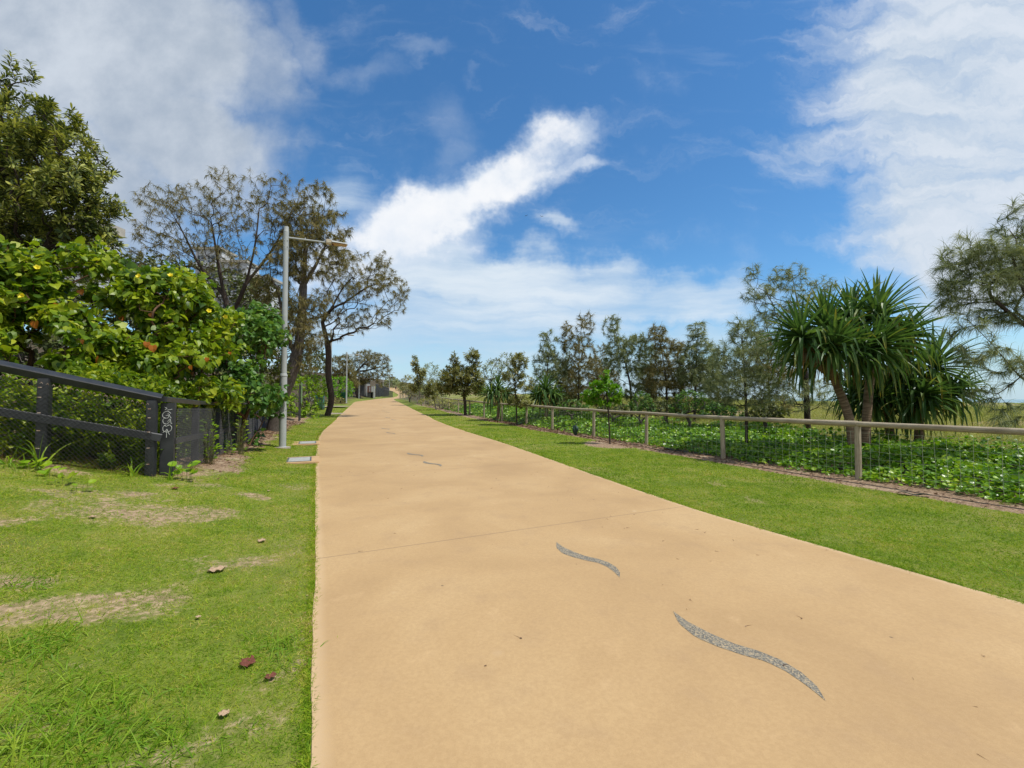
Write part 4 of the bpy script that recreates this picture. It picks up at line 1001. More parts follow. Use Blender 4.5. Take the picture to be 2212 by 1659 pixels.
make_tree('casuarina_tree', 'sparse brown casuarina with several bare rising stems behind the shrub', 'tree', 'casuarinas left of the path',
          [[(508, 850, 19.5), (500, 690, 19.5), (484, 640, 19.5), (470, 560, 19.3), (455, 470, 19)], [(500, 690, 19.5), (530, 620, 19.2), (552, 530, 19), (560, 450, 19)], [(484, 640, 19.5), (430, 575, 19.6), (395, 500, 19.6), (360, 440, 19.6)],
           [(530, 620, 19.2), (590, 540, 19.8), (630, 460, 20)], [(500, 690, 19.5), (450, 660, 19), (410, 600, 18.8)]],
          [(330, 440, 50, 30, 19.6, 1), (390, 450, 75, 55, 19.5, 1.6), (470, 400, 36, 55, 19.2, 1), (460, 470, 90, 70, 19.2, 1.8), (560, 415, 60, 42, 19.4, 1.4), (595, 400, 30, 38, 19.5, .9), (560, 480, 80, 60, 19.4, 1.6),
           (640, 430, 42, 58, 20, 1.1), (345, 520, 70, 45, 19.4, 1.5), (430, 550, 100, 40, 19.2, 1.8), (620, 500, 70, 55, 20, 1.5), (560, 560, 90, 40, 19.4, 1.6), (310, 570, 40, 30, 19, 1)],
          1500, 'casuarina', .15, .0040, .34, .30, .6, .25, 'bark_dark', 'cas_brown', .85, .98, .12, 0, .0090, .20)
make_tree('casuarina_tree', 'drooping brown casuarina with a thick leaning forked trunk behind the nearest lamp', 'tree', 'casuarinas left of the path',
          [[(588, 934, 19.3), (600, 880, 19.3), (622, 830, 19.4), (641, 775, 19.6), (652, 700, 19.8), (655, 620, 20), (660, 540, 20)], [(641, 775, 19.6), (610, 690, 19.5), (600, 620, 19.5)], [(655, 620, 20), (690, 560, 20), (715, 500, 20)]],
          [(655, 720, 42, 55, 19.6, 1.1), (615, 680, 60, 55, 19.6, 1.2), (672, 640, 52, 48, 19.8, 1.2), (600, 620, 55, 38, 19.8, 1.2), (660, 560, 75, 60, 20, 1.5), (705, 500, 48, 50, 20, 1.2), (742, 482, 22, 26, 20, .6), (690, 440, 40, 50, 20.2, 1), (720, 545, 45, 35, 20, 1), (640, 490, 60, 60, 20.2, 1.3), (665, 780, 26, 36, 19.6, .6)],
          1700, 'casuarina', .26, .0042, .34, .25, .35, .1, 'bark_grey', 'cas_brown', 1.35, 1.15, .30, 0, .011)
make_tree('casuarina_tree', 'curved dark trunk casuarina whose crown reaches out over the path', 'tree', 'casuarinas left of the path',
          [[(706, 899, 33), (714, 880, 33), (719, 858, 33), (710, 825, 33), (708, 790, 33), (712, 762, 33), (706, 735, 33), (697, 700, 33), (690, 660, 33)], [(697, 700, 33), (712, 668, 32.5), (745, 652, 32), (790, 655, 31.5), (835, 668, 31)],
           [(708, 790, 33), (690, 765, 33), (668, 752, 33)], [(712, 668, 32.5), (740, 620, 32.5), (770, 590, 32)], [(745, 652, 32), (800, 615, 31.5), (845, 610, 31)]],
          [(700, 660, 45, 45, 33, 1.6), (735, 600, 48, 42, 32.5, 1.8), (790, 580, 48, 36, 32, 1.8), (825, 565, 30, 25, 31.5, 1), (845, 620, 40, 38, 31, 1.6), (860, 655, 26, 28, 31, 1.1), (800, 640, 52, 35, 31.5, 1.6), (760, 690, 48, 28, 32, 1.4), (820, 690, 36, 22, 31, 1.2), (672, 745, 20, 20, 33, .7), (775, 705, 20, 18, 31, .8), (720, 720, 25, 20, 32.5, .9)],
          1500, 'casuarina', .22, .0050, .42, .25, .3, .1, 'bark_dark', 'cas_brown', 1.0, 1.35, .42, 0, .0120, .22)
make_tree('casuarina_tree', 'distant casuarina with a leaning trunk shading the grey hut', 'tree', 'casuarinas left of the path',
          [[(775, 862, 84), (772, 848, 84), (767, 832, 84), (761, 818, 84), (772, 800, 84), (790, 782, 84)], [(761, 818, 84), (745, 795, 84), (738, 785, 84)], [(772, 800, 84), (800, 800, 84), (825, 790, 84)]],
          [(790, 770, 30, 20, 84, 2.5), (772, 790, 24, 18, 84, 2.5), (815, 780, 30, 20, 84, 2.5), (835, 800, 14, 20, 84, 1.5), (805, 812, 34, 12, 84, 2), (780, 815, 22, 15, 84, 2), (842, 815, 14, 8, 84, 1), (825, 825, 12, 10, 84, 1)],
          1000, 'casuarina', .40, .015, .8, .25, .3, .1, 'bark_dark', 'cas_brown', .9, 2.4, .5, 0, .028)
make_tree('casuarina_tree', 'brown bushy casuarina behind the third lamp post', 'tree', 'casuarinas left of the path',
          [[(735, 862, 72), (734, 830, 72), (736, 800, 72)]], [(735, 790, 26, 28, 72, 2), (752, 805, 18, 22, 72, 2), (718, 808, 16, 20, 72, 2), (748, 775, 14, 14, 72, 1.4), (760, 825, 18, 14, 72, 1.5)],
          800, 'casuarina', .25, .012, .7, .25, .3, .1, 'bark_dark', 'cas_brown', 1.1, 2.2, .3, 0, .026)

# ------------------------------------------------------------------ left: leafy shrubs over the fence
def leafy_shrub(label, bases, blobs, n, leafsize, leaf, lpt=8, name='hibiscus_shrub', group='broad leaved shrubs over the charcoal fence'):
    b0 = on(*bases[0]); root = thing(name, label, 'shrub', b0, 0, group); s = Skel()
    q = on(*bases[0]); s.poly([q - UP * .1, q + UP * .35], .2); i0 = 0
    for b in bases[1:]:
        q = on(*b); s.poly([s.p[0] + UP * .05, (s.p[0] + q) / 2 + UP * .1, q + UP * .15, q + UP * .5], .25, i0)
    att = in_blobs(blobs, int(n * 1.2), .45); fr = fbm(att[:, 0] * 1.5 + att[:, 1], att[:, 2] * 1.8, n, 3); att = att[fr > np.quantile(fr, .34)]; g_ = ground_z(att[:, 0], att[:, 1]); att = att[att[:, 2] > g_ + .12]
    att = att[np.argsort(np.linalg.norm(att - s.p[0], axis=1))]
    for a_ in att: s.attach(a_, .22, .22, .6, .12)
    s.finish(.06, .005); m = MB(); s.wood(m); m.build('stems', M['bark_red'], root, True)
    tip = np.where(s.w <= 2)[0]; p, d = s.P[tip], s.dir[tip]; N = len(tip)
    pos = np.repeat(p, lpt, 0); dd = np.repeat(d, lpt, 0); rnd = RNG.normal(size=pos.shape)
    out = unit(rnd - dd * np.sum(rnd * dd, 1, keepdims=True)); pet = unit(out + dd * .5 + UP * .25)
    pos = pos - dd * RNG.random((len(pos), 1)) ** 1.5 * .20 + pet * RNG.uniform(.03, .13, (len(pos), 1))
    ax = unit(out * .8 + dd * .25 - UP * RNG.uniform(.1, .9, (len(pos), 1)) + RNG.normal(0, .2, pos.shape))
    nr = unit(UP * .8 + out * .6 + np.array([.1, -.2, 0]) + RNG.normal(0, .5, pos.shape))
    sz = leafsize * RNG.uniform(.45, 1.25, len(pos)); m = MB(); m.scatter(HEART[0], HEART[1], pos, ax, nr, np.stack([sz * RNG.uniform(.65, 1.1, len(pos)), sz, sz * RNG.uniform(-.6, 2.6, len(pos))], 1)); m.build('foliage', M[leaf], root)
    return root, pos
S1, L1 = leafy_shrub('leafy yellow green shrub with big heart leaves at the far left, behind the climbing fence', [(60, 8.4), (-150, 7.6), (200, 9)],
    [(40, 640, 130, 105, 8.4, .9), (150, 600, 110, 62, 8.8, .9), (205, 560, 62, 36, 9, .6), (-150, 650, 190, 120, 7.6, .9), (90, 735, 140, 70, 8.0, .7), (200, 690, 110, 80, 8.8, .8), (-60, 590, 110, 50, 8.2, .7), (215, 770, 90, 50, 8.4, .6), (60, 830, 160, 50, 7.7, .5), (-80, 780, 140, 60, 7.3, .5)], 1600, .150, 'hib', 9)
S2, L2 = leafy_shrub('leafy yellow green shrub with orange old leaves above the fence corner', [(330, 9.2), (250, 8.8), (400, 10.2)],
    [(330, 650, 115, 66, 9.6, .9), (370, 620, 68, 38, 9.8, .6), (300, 720, 130, 80, 9.2, .8), (420, 700, 90, 75, 10.2, .9), (340, 790, 120, 52, 8.9, .7), (440, 770, 80, 62, 10, .8), (440, 840, 70, 34, 9.6, .5), (470, 850, 60, 40, 10.6, .5), (300, 830, 110, 30, 8.9, .4), (410, 605, 32, 28, 10, .5), (380, 860, 40, 22, 8.9, .3)], 1500, .150, 'hib', 9)
S3, L3 = leafy_shrub('darker round leaved shrub reaching out behind the nearest lamp post', [(520, 12.4), (560, 14), (470, 11.4)],
    [(520, 740, 90, 66, 12.2, .9), (490, 800, 80, 60, 11.6, .8), (560, 700, 46, 44, 13, .7), (575, 780, 52, 62, 13, .7), (600, 735, 26, 34, 13, .5), (530, 850, 80, 44, 12, .7), (570, 870, 40, 36, 13.6, .5), (612, 760, 20, 44, 13, .4), (470, 700, 40, 36, 11.4, .5)], 1100, .150, 'hib_dark', 9)

def on_surface(X, Y, clouds):
    r = unit(ray(X, Y)); o = np.array([0, 0, CAMH]); best = None
    for root, L in clouds:
        v = L - o; t = v @ r; off = np.linalg.norm(v - t[:, None] * r, axis=1); k = np.where(off < .12)[0]
        if len(k) and (best is None or t[k].min() < best[0]): best = (t[k].min(), root)
    if best is None: v = [np.linalg.norm(L - o - ((L - o) @ r)[:, None] * r, axis=1).min() for _, L in clouds]; k = int(np.argmin(v)); return o + r * 9, clouds[k][0]
    return o + r * (best[0] - .06), best[1]
CL = [(S1, L1), (S2, L2), (S3, L3)]
def flower(X, Y):
    p, root = on_surface(X, Y, CL); m = MB(); a = unit(np.array([.3, -.8, .35]) + RNG.normal(0, .3, 3)); u = unit(np.cross(a, UP)); v = np.cross(u, a)
    ang = np.arange(5) * 1.2566; out = np.cos(ang)[:, None] * u + np.sin(ang)[:, None] * v
    m.scatter(HEART[0] * [1.1, 1, 1], HEART[1], np.repeat(p[None], 5, 0), unit(out * .62 + a * .8), np.repeat(a[None], 5, 0) - out * .5, np.full(5, .075)); m.build('flower', M['petal'], root)
for X, Y in ((81, 580), (49, 640), (302, 598), (369, 597), (451, 673), (486, 685)): flower(X, Y)
for X, Y, s_ in ((123, 655, .13), (172, 626, .12), (75, 692, .16), (260, 684, .12), (325, 676, .10), (214, 770, .16), (330, 745, .15), (411, 789, .10), (416, 803, .10), (448, 772, .10), (179, 733, .09), (318, 738, .12), (497, 760, .08)):
    p, root = on_surface(X, Y, CL); m = MB(); m.scatter(HEART[0], HEART[1], p[None], np.array([[RNG.normal(0, .4), -.1, -1]]), np.array([[RNG.normal(0, .4), -1, .5]]), np.array([s_])); m.build('old_leaf', M['orange'], root)

# low plants inside the fence
def undergrowth():
    m = MB(); p, n = [], 0
    A0, A1 = cA - nA * .10 - uA * .1, cA + uA * 3.4 - nA * .10
    k = 2300; t = RNG.random((k, 1)); q = A0 + (A1 - A0) * t - nA * (RNG.random((k, 1)) ** 1.3 * 1.3 + .02)
    q[:, 2] = ground_z(q[:, 0], q[:, 1]); hh = .30 + 1.25 * fbm(q[:, 0] * 2.2, q[:, 1] * 2.2, 91); q[:, 2] += RNG.random(k) * hh
    fr = fbm(q[:, 0] * 3 + q[:, 1], q[:, 2] * 3.2, 12, 3); q = q[fr > np.quantile(fr, .35)]; k = len(q)
    whorls(m, q, unit(RNG.normal(0, .5, (k, 3)) + UP * .6), 6, .085, .8, OVAL, .5)
    for a_, b_ in zip(FB[:-1], FB[1:]):
        k = 800; t = RNG.random((k, 1)); q = a_ + (b_ - a_) * t - AX * (.15 + RNG.random((k, 1)) * 1.3); q[:, 2] = ground_z(q[:, 0], q[:, 1]) + RNG.random(k) ** .8 * 1.6
        whorls(m, q, unit(RNG.normal(0, .5, (k, 3)) + UP * .6), 5, .09, .8, OVAL, .5)
    o = m.build('undergrowth', M['hib']); tag(o, 'leafy undergrowth packed behind the charcoal fence', None, None, 'stuff')
    m = MB(); k = 1500; t = RNG.random((k, 1)); q = A0 + (A1 - A0) * t - nA * (RNG.random((k, 1)) * .4 - .12); q[:, 2] = ground_z(q[:, 0], q[:, 1])
    m.strands(q, RNG.normal(0, .6, (k, 3)) + UP * .8, RNG.uniform(.12, .32, k), .006, RNG.uniform(.8, 2.4, k), 2)
    for a_, b_ in zip(FB[:6], FB[1:7]):
        k = 260; t = RNG.random((k, 1)); q = a_ + (b_ - a_) * t + AX * RNG.normal(.08, .10, (k, 1)); q[:, 2] = ground_z(q[:, 0], q[:, 1])
        m.strands(q, RNG.normal(0, .6, (k, 3)) + UP * .8, RNG.uniform(.1, .35, k), .006, RNG.uniform(.8, 2.4, k), 2)
    o = m.build('dry_grass', M['straw']); tag(o, 'dry straw coloured grass along the fence foot', None, None, 'stuff')
undergrowth()

def plume_grass(X, d, h, n, label, spread=.35):
    c = on(X, d); m = MB(); q = np.repeat(c[None], n, 0) + RNG.normal(0, .03, (n, 3)) * [1, 1, 0]
    m.strands(q, RNG.normal(0, spread, (n, 3)) + UP, h * RNG.uniform(.55, 1.1, n), .022, RNG.uniform(.8, 2.6, n), 6); o = m.build('grass_clump', M['longgrass'], None, True); tag(o, label, 'grass clump', 'tall weeds at the charcoal fence')
plume_grass(85, 6.15, .62, 9, 'tall arching weed growing in front of the second fence post'); plume_grass(20, 6.0, .45, 10, 'arching weed at the extreme left of the fence')
plume_grass(285, 6.75, .40, 12, 'upright weed blades inside the mesh left of the corner post', .2); plume_grass(368, 6.9, .40, 7, 'upright weed blades in front of the scribbled post', .15)
plume_grass(52, 6.05, .3, 7, 'small weed between the two tall weeds by the fence')
def seedling(X, d, n, s_, label, shape=ROUND, mat='lime', h=.10):
    c = on(X, d); root = thing('seedling', label, 'plant', c, 0, 'low green plants near the charcoal fence'); m = MB(); S_ = MB()
    for k in range(n):
        a_ = k * 2.4 + random.random(); o = np.array([math.cos(a_), math.sin(a_), 0]) * random.uniform(.3, 1) * s_ * 1.1; t = c + o * (1.5 if h > .5 else 1) + UP * (random.uniform(.08, 1.2) if h > .25 else random.uniform(.5, 1.2)) * h
        S_.tube([c + o * .8, (c + o * .9 + t) / 2, t], .0018, 4); m.scatter(shape[0], shape[1], t[None], unit(o + UP * .02)[None], np.array([[RNG.normal(0, .4), -.5 + RNG.normal(0, .3), 1]]), np.array([s_ * random.uniform(.7, 1.2)]))
    S_.build('stem', M['greenstem'], root); m.build('leaves', M[mat], root)
seedling(140, 5.75, 6, .10, 'creeper seedling with four round leaves on the sandy lawn'); seedling(172, 5.55, 4, .07, 'smaller creeper seedling right of the other on the sandy lawn')
seedling(72, 6.0, 7, .10, 'low round leaved creeper at the fence foot, far left'); seedling(110, 5.9, 5, .09, 'round leaved creeper with a yellow flower at the fence foot')
seedling(400, 7.1, 12, .12, 'round leaved creeper at the foot of the receding fence', h=.22)
seedling(452, 9.0, 90, .085, 'small bright bush poking through the receding fence mesh', OVAL, 'lime', .75)
seedling(496, 10.8, 40, .085, 'low bright plant at the foot of the receding fence', OVAL, 'lime', .3); seedling(520, 11.2, 70, .085, 'bright leafy sprig hanging over the receding fence', OVAL, 'hib', .8)

# ------------------------------------------------------------------ hill scrub and hedge shrubs
def scrub(name, label, blobs, n, mat, size, group, cat='shrub', shape=OVAL, lpt=6, bark='bark_grey'):
    b = blobs[0]; c = on(b[0], b[4]); root = thing(name, label, cat, c, 0, group); s = Skel(); s.poly([c - UP * .2, c + UP * .4], .3)
    att = in_blobs(blobs, n, .5); g_ = ground_z(att[:, 0], att[:, 1]); att = att[att[:, 2] > g_ + .05]; att = att[np.argsort(np.linalg.norm(att - c, axis=1))]
    st = max(.25, size * 3)
    for a_ in att: s.attach(a_, st, .2, .3, .12)
    s.finish(.05 + .02 * b[5], .006 + size * .02); m = MB(); s.wood(m); m.build('stems', M[bark], root, True)
    tip = np.where(s.w <= 2)[0]; m = MB(); whorls(m, s.P[tip], unit(s.dir[tip] + UP * .4), lpt, size, .78, shape, .5); m.build('foliage', M[mat], root); return root
GH = 'scrub on the hillside left of the path'
scrub('lime_shrub', 'bright lime green shrub behind the notice board', [(658, 858, 36, 44, 31, 1.2), (680, 850, 22, 42, 32, 1), (640, 880, 26, 30, 30, .9), (692, 835, 12, 24, 33, .8), (662, 825, 26, 20, 32, 1), (660, 900, 30, 20, 30, .7)], 620, 'lime', .17, 'hedge shrubs left of the path', lpt=7)
scrub('lime_shrub', 'green hedge shrub behind the third lamp post', [(735, 835, 26, 24, 62, 2), (722, 845, 16, 22, 60, 1.6), (752, 840, 12, 18, 64, 1.5), (712, 828, 14, 16, 62, 1.5)], 420, 'bright', .30, 'hedge shrubs left of the path', lpt=6)
scrub('hill_shrub', 'domed dark green scrub behind the curved trunk', [(668, 790, 40, 30, 52, 3), (690, 775, 22, 24, 54, 2.5), (650, 800, 26, 24, 50, 2)], 520, 'scrub', .30, GH)
scrub('hill_shrub', 'brown green scrub between the bare casuarina stems', [(440, 605, 60, 40, 27, 2), (490, 630, 60, 50, 27, 2), (380, 630, 60, 45, 26, 2)], 760, 'scrub', .20, GH)
scrub('hill_shrub', 'dark scrub behind the top of the leafy shrub at left', [(300, 590, 60, 40, 24, 2), (345, 580, 40, 32, 25, 1.6), (255, 575, 44, 34, 23, 1.5)], 520, 'scrub', .18, GH)
scrub('hill_shrub', 'scrub filling the slope behind the drooping brown casuarina', [(570, 660, 60, 56, 30, 2.2), (610, 720, 60, 60, 30, 2), (540, 630, 40, 34, 30, 2)], 640, 'scrub', .22, GH)
scrub('hill_shrub', 'shaded scrub directly behind the leafy yellow green shrubs', [(150, 700, 260, 100, 12.5, 1.2), (330, 740, 160, 90, 13, 1.2), (80, 780, 200, 70, 11.5, 1)], 1500, 'scrub', .17, GH, lpt=8)  # added to block the sky so gaps in the shrubs look dark
scrub('hill_shrub', 'shaded scrub behind the darker round leaved shrub', [(480, 770, 110, 80, 16, 1.2), (550, 800, 70, 80, 18.5, 1.2), (520, 840, 90, 40, 16, 1)], 900, 'scrub', .18, GH, lpt=8)  # second added mass, keeps sky out of the round leaved shrub's gaps
scrub('hill_shrub', 'dark scrub under the big dark tree at the left edge', [(60, 560, 120, 46, 17, 1.5), (180, 575, 70, 36, 17, 1.5), (-60, 560, 90, 60, 16, 1.5)], 620, 'scrub', .15, GH)
scrub('hill_shrub', 'distant grey green scrub on the hill crest behind the walker', [(848, 830, 18, 16, 195, 5), (862, 836, 14, 10, 192, 4), (834, 836, 10, 8, 196, 3)], 520, 'cas_green', .9, GH)
scrub('hill_shrub', 'low brown bush under the green hedge by the bench', [(730, 868, 16, 10, 57, 1.3), (716, 872, 10, 8, 55, 1)], 200, 'cas_brown', .25, GH, lpt=5)

# ------------------------------------------------------------------ right: casuarinas over the dune
GC = 'casuarinas along the dune right of the path'
def plume(label, base, mids, blobs, n, **k):
    n = int(n * 3.4); kw = dict(r0=.065, rt=.0032, step=.26, alpha=.22, down=.55, lift=.25, bark='bark_dark', leaf='cas_green', den=1.05, clump=.28, size=1.15, trunk_from=.12, sw=.0100); kw.update(k)
    b = on(*base); return make_tree('casuarina_tree', label, 'tree', GC, [[tuple(b) + (0,)] + mids], blobs, n, 'plume', **kw)
plume('slim feathery casuarina at the left end of the dune row', (1180, 27), [(1182, 830, 27), (1184, 760, 27), (1186, 725, 27)], [(1186, 740, 24, 34, 27, .9), (1180, 790, 32, 40, 27, 1.1), (1205, 800, 22, 40, 27, .9), (1172, 840, 30, 34, 27, 1)], 190)
plume('tall twin topped feathery casuarina behind the small bright tree', (1250, 27), [(1250, 820, 27), (1252, 740, 27), (1258, 690, 27)], [(1263, 700, 22, 34, 27, .8), (1225, 725, 16, 38, 27, .8), (1250, 770, 42, 50, 27, 1.3), (1285, 810, 34, 42, 27, 1.1), (1235, 830, 40, 44, 27, 1.2), (1270, 850, 34, 30, 27, 1)], 330, leaf='cas_brown')
plume('feathery casuarina with two leaning tops right of the small bright tree', (1365, 24.5), [(1362, 830, 24.5), (1345, 760, 24.5), (1325, 705, 24.5)], [(1322, 712, 20, 34, 24.5, .8), (1350, 760, 44, 42, 24.5, 1.2), (1385, 740, 26, 40, 24.5, .9), (1335, 790, 36, 40, 24.5, 1), (1390, 810, 32, 50, 24.5, 1.1), (1350, 850, 44, 30, 24.5, 1)], 330)
plume('brownish feathery casuarina in the middle of the dune row', (1440, 23.5), [(1440, 830, 23.5), (1432, 770, 23.5), (1420, 715, 23.5)], [(1420, 722, 18, 24, 23.5, .7), (1440, 770, 32, 44, 23.5, 1), (1418, 820, 30, 44, 23.5, 1), (1458, 820, 26, 44, 23.5, .9)], 240, leaf='cas_brown')
plume('upright feathery casuarina left of the broad one', (1500, 22.5), [(1502, 830, 22.5), (1505, 760, 22.5), (1508, 700, 22.5)], [(1506, 712, 18, 28, 22.5, .7), (1510, 760, 30, 40, 22.5, .9), (1490, 800, 30, 44, 22.5, .9), (1525, 810, 30, 44, 22.5, .9)], 250)
plume('broad dense casuarina standing just behind the rail', (1613, 13.0), [(1612, 870, 13), (1606, 780, 13), (1602, 700, 13)], [(1600, 712, 30, 30, 13, .5), (1580, 770, 44, 44, 13, .8), (1625, 760, 36, 44, 13, .7), (1570, 830, 50, 40, 13, .8), (1630, 830, 44, 44, 13, .8), (1602, 860, 56, 24, 13, .7)], 300, r0=.045, size=.85, step=.15, den=.8, sw=.0055)
plume('tall dark casuarina rising behind the screw palm', (1745, 17), [(1740, 800, 17), (1728, 680, 17), (1712, 600, 17)], [(1625, 590, 18, 26, 17, .5), (1640, 640, 34, 36, 17, .8), (1700, 600, 44, 30, 17, .9), (1690, 660, 60, 46, 17, 1.1), (1765, 620, 44, 26, 17, .8), (1650, 730, 40, 60, 17, 1), (1720, 750, 60, 60, 17, 1.2), (1700, 850, 60, 40, 16.5, 1), (1775, 850, 40, 40, 16.5, .8)], 520, r0=.11, size=.95, den=.8, sw=.0070)
for X, d, yt, w_, lf, lb in ((1222, 31, 745, 34, 'cas_green', 'low bushy casuarina between the slim one and the twin topped one'), (1300, 30, 735, 34, 'cas_brown', 'brown bushy casuarina half hidden behind the small bright tree'), (1405, 29, 740, 36, 'cas_green', 'bushy casuarina filling the gap before the brownish one'),
        (1470, 28, 735, 34, 'cas_brown', 'brown bushy casuarina filling the gap beside the upright one'), (1548, 24, 745, 36, 'cas_green', 'green bushy casuarina between the upright and the broad one'), (1660, 20, 720, 44, 'cas_brown', 'brown leafy casuarina at the left foot of the screw palm')):
    plume(lb, (X, d), [(X + 2, 850, d), (X - 2, (yt + 850) / 2, d), (X + 4, yt + 10, d)], [(X, yt + 26, w_ * .5, 26, d, .8), (X - w_ * .4, yt + 70, w_ * .8, 36, d, 1), (X + w_ * .4, yt + 85, w_ * .8, 36, d, 1), (X, 868, w_, 22, d, 1.1)], 190, leaf=lf, den=.9)
rc = [tuple(on(2440, 9.2)) + (0,), (2400, 850, 9.2), (2330, 780, 9.2), (2260, 735, 9.2), (2190, 685, 9.1), (2140, 640, 9)]
make_tree('casuarina_tree', 'large drooping casuarina leaning in from the right edge', 'tree', GC, [rc, [(2330, 780, 9.2), (2250, 720, 9), (2200, 600, 9), (2170, 500, 9)], [(2400, 850, 9.2), (2280, 850, 8.8), (2205, 820, 8.7), (2150, 750, 8.7), (2090, 690, 8.7)], [(2205, 820, 8.7), (2160, 850, 8.7), (2120, 870, 8.7)]],
          [(2170, 480, 34, 44, 9, .4), (2210, 470, 40, 50, 9, .5), (2090, 545, 40, 52, 9, .45), (2150, 560, 60, 50, 9, .6), (2045, 590, 22, 36, 9, .3), (2210, 590, 60, 70, 9, .7), (2110, 620, 70, 40, 9, .6), (2180, 660, 60, 40, 9.2, .5), (2090, 690, 40, 30, 8.7, .35), (2060, 640, 32, 34, 9, .4), (2300, 560, 80, 120, 9.4, .9),
           (2130, 750, 40, 36, 8.7, .35), (2190, 800, 40, 40, 8.7, .35), (2120, 850, 36, 26, 8.7, .3), (2170, 890, 18, 30, 8.6, .2), (2230, 880, 40, 50, 8.8, .4), (2150, 905, 22, 40, 8.6, .22), (2085, 770, 26, 40, 8.6, .25), (2060, 710, 26, 30, 8.7, .25)],
          2000, 'plume', .12, .0022, .17, .25, .3, .1, 'bark_dark', 'cas_green', 1.15, 1.05, .35, 0, .0046, .36)

# saplings and young trees between lawn and fence
GY_ = 'young trees planted along the lawn beside the timber fence'
make_tree('lawn_tree', 'small bright green tree on a thin stem at the lawn edge', 'tree', GY_, [[tuple(on(1318, 15.5)) + (0,), (1316, 920, 15.5), (1313, 870, 15.5), (1308, 835, 15.5), (1310, 805, 15.5)]],
          [(1311, 812, 17, 15, 15.5, .25), (1300, 838, 32, 22, 15.5, .4), (1276, 856, 24, 18, 15.5, .32), (1325, 846, 22, 22, 15.5, .32), (1296, 866, 38, 12, 15.5, .38), (1332, 866, 14, 12, 15.5, .25)], 300, 'oval', .030, .004, .10, .2, .5, .2, 'bark_dark', 'bright', 1.0, .72, .68)
make_tree('banksia_sapling', 'loose grey green sapling left of the small bright tree', 'tree', GY_, [[tuple(on(1117, 24.3)) + (0,), (1116, 890, 24.3), (1112, 830, 24.3), (1114, 780, 24.3)]],
          [(1120, 780, 22, 22, 24.3, .5), (1110, 810, 28, 24, 24.3, .6), (1130, 830, 24, 26, 24.3, .6), (1100, 855, 22, 20, 24.3, .5), (1130, 868, 24, 14, 24.3, .5), (1118, 765, 12, 12, 24.3, .3)], 340, 'banksia', .045, .005, .18, .2, .4, .2, 'bark_dark', 'banksia_small', .9, .95, .45)
make_tree('banksia_sapling', 'rounded dense dark young tree on the lawn, biggest by the fence', 'tree', GY_, [[tuple(on(1005, 34)) + (0,), (1005, 880, 34), (1003, 855, 34), (995, 825, 34), (990, 790, 34)], [(1003, 855, 34), (1020, 830, 34), (1030, 790, 34)]],
          [(978, 780, 14, 26, 34, .7), (1020, 778, 22, 26, 34, .9), (995, 810, 42, 30, 34, 1.4), (970, 830, 34, 22, 34, 1.2), (1025, 825, 26, 28, 34, 1.2), (950, 842, 16, 10, 34, .6), (1000, 842, 40, 14, 34, 1.2)], 720, 'banksia', .12, .007, .26, .2, .3, .1, 'bark_dark', 'banksia_small', 1.0, 1.5, .55)
make_tree('banksia_sapling', 'thin sapling far along the timber fence with a leaning stem', 'tree', GY_, [[tuple(on(942.5, 42)) + (0,), (940, 870, 42), (933, 850, 42), (928, 830, 42)]],
          [(930, 835, 12, 16, 42, .6), (938, 850, 10, 12, 42, .5), (925, 850, 10, 10, 42, .5)], 150, 'banksia', .05, .008, .3, .2, .4, .2, 'bark_grey', 'banksia_small', .9, 1.5, .5)
make_tree('banksia_sapling', 'tall thin sapling standing before the far bushy thicket', 'tree', GY_, [[tuple(on(912, 52)) + (0,), (910, 870, 52), (906, 850, 52), (901, 820, 52), (900, 790, 52)]],
          [(896, 785, 9, 18, 52, .6), (905, 812, 14, 18, 52, .8), (896, 835, 14, 12, 52, .8), (912, 800, 8, 12, 52, .5)], 230, 'banksia', .06, .009, .36, .2, .4, .2, 'bark_grey', 'banksia_small', .9, 1.8, .5)
GT = 'bushy thickets beyond the timber fence'
scrub('dune_shrub', 'bushy yellow green thicket at the far end of the timber fence', [(885, 830, 20, 22, 66, 2.5), (872, 838, 12, 14, 68, 2), (900, 840, 20, 20, 64, 2.2)], 420, 'banksia_small', .36, GT, shape=NARROW, lpt=8)
scrub('dune_shrub', 'grey green thicket between the far saplings', [(930, 815, 24, 34, 58, 2.4), (950, 840, 20, 22, 54, 2), (915, 840, 18, 22, 58, 2)], 460, 'cas_green', .34, GT, shape=NARROW, lpt=8)
scrub('dune_shrub', 'grey thicket behind the loose sapling', [(1070, 800, 34, 26, 40, 2), (1095, 790, 20, 30, 40, 1.6), (1055, 835, 24, 24, 40, 1.6)], 420, 'cas_green', .26, GT, shape=NARROW, lpt=8)
scrub('dune_shrub', 'pale low bushes under the rounded dark tree', [(955, 872, 30, 12, 44, 1.4), (985, 872, 26, 12, 40, 1.2), (925, 868, 20, 10, 48, 1.2)], 320, 'dune', .22, GT, shape=NARROW, lpt=7)
scrub('dune_shrub', 'dark glossy shrub behind the rail right of the small bright tree', [(1385, 868, 22, 24, 20, .7), (1372, 880, 18, 16, 20, .6), (1398, 882, 18, 16, 20, .6)], 260, 'hib_dark', .10, GT, lpt=8)
scrub('dune_shrub', 'mixed glossy shrub behind the rail under the dune casuarinas', [(1490, 866, 32, 26, 19, .8), (1520, 878, 26, 18, 19, .7), (1468, 882, 22, 16, 19, .6)], 330, 'hib_dark', .10, GT, lpt=8)

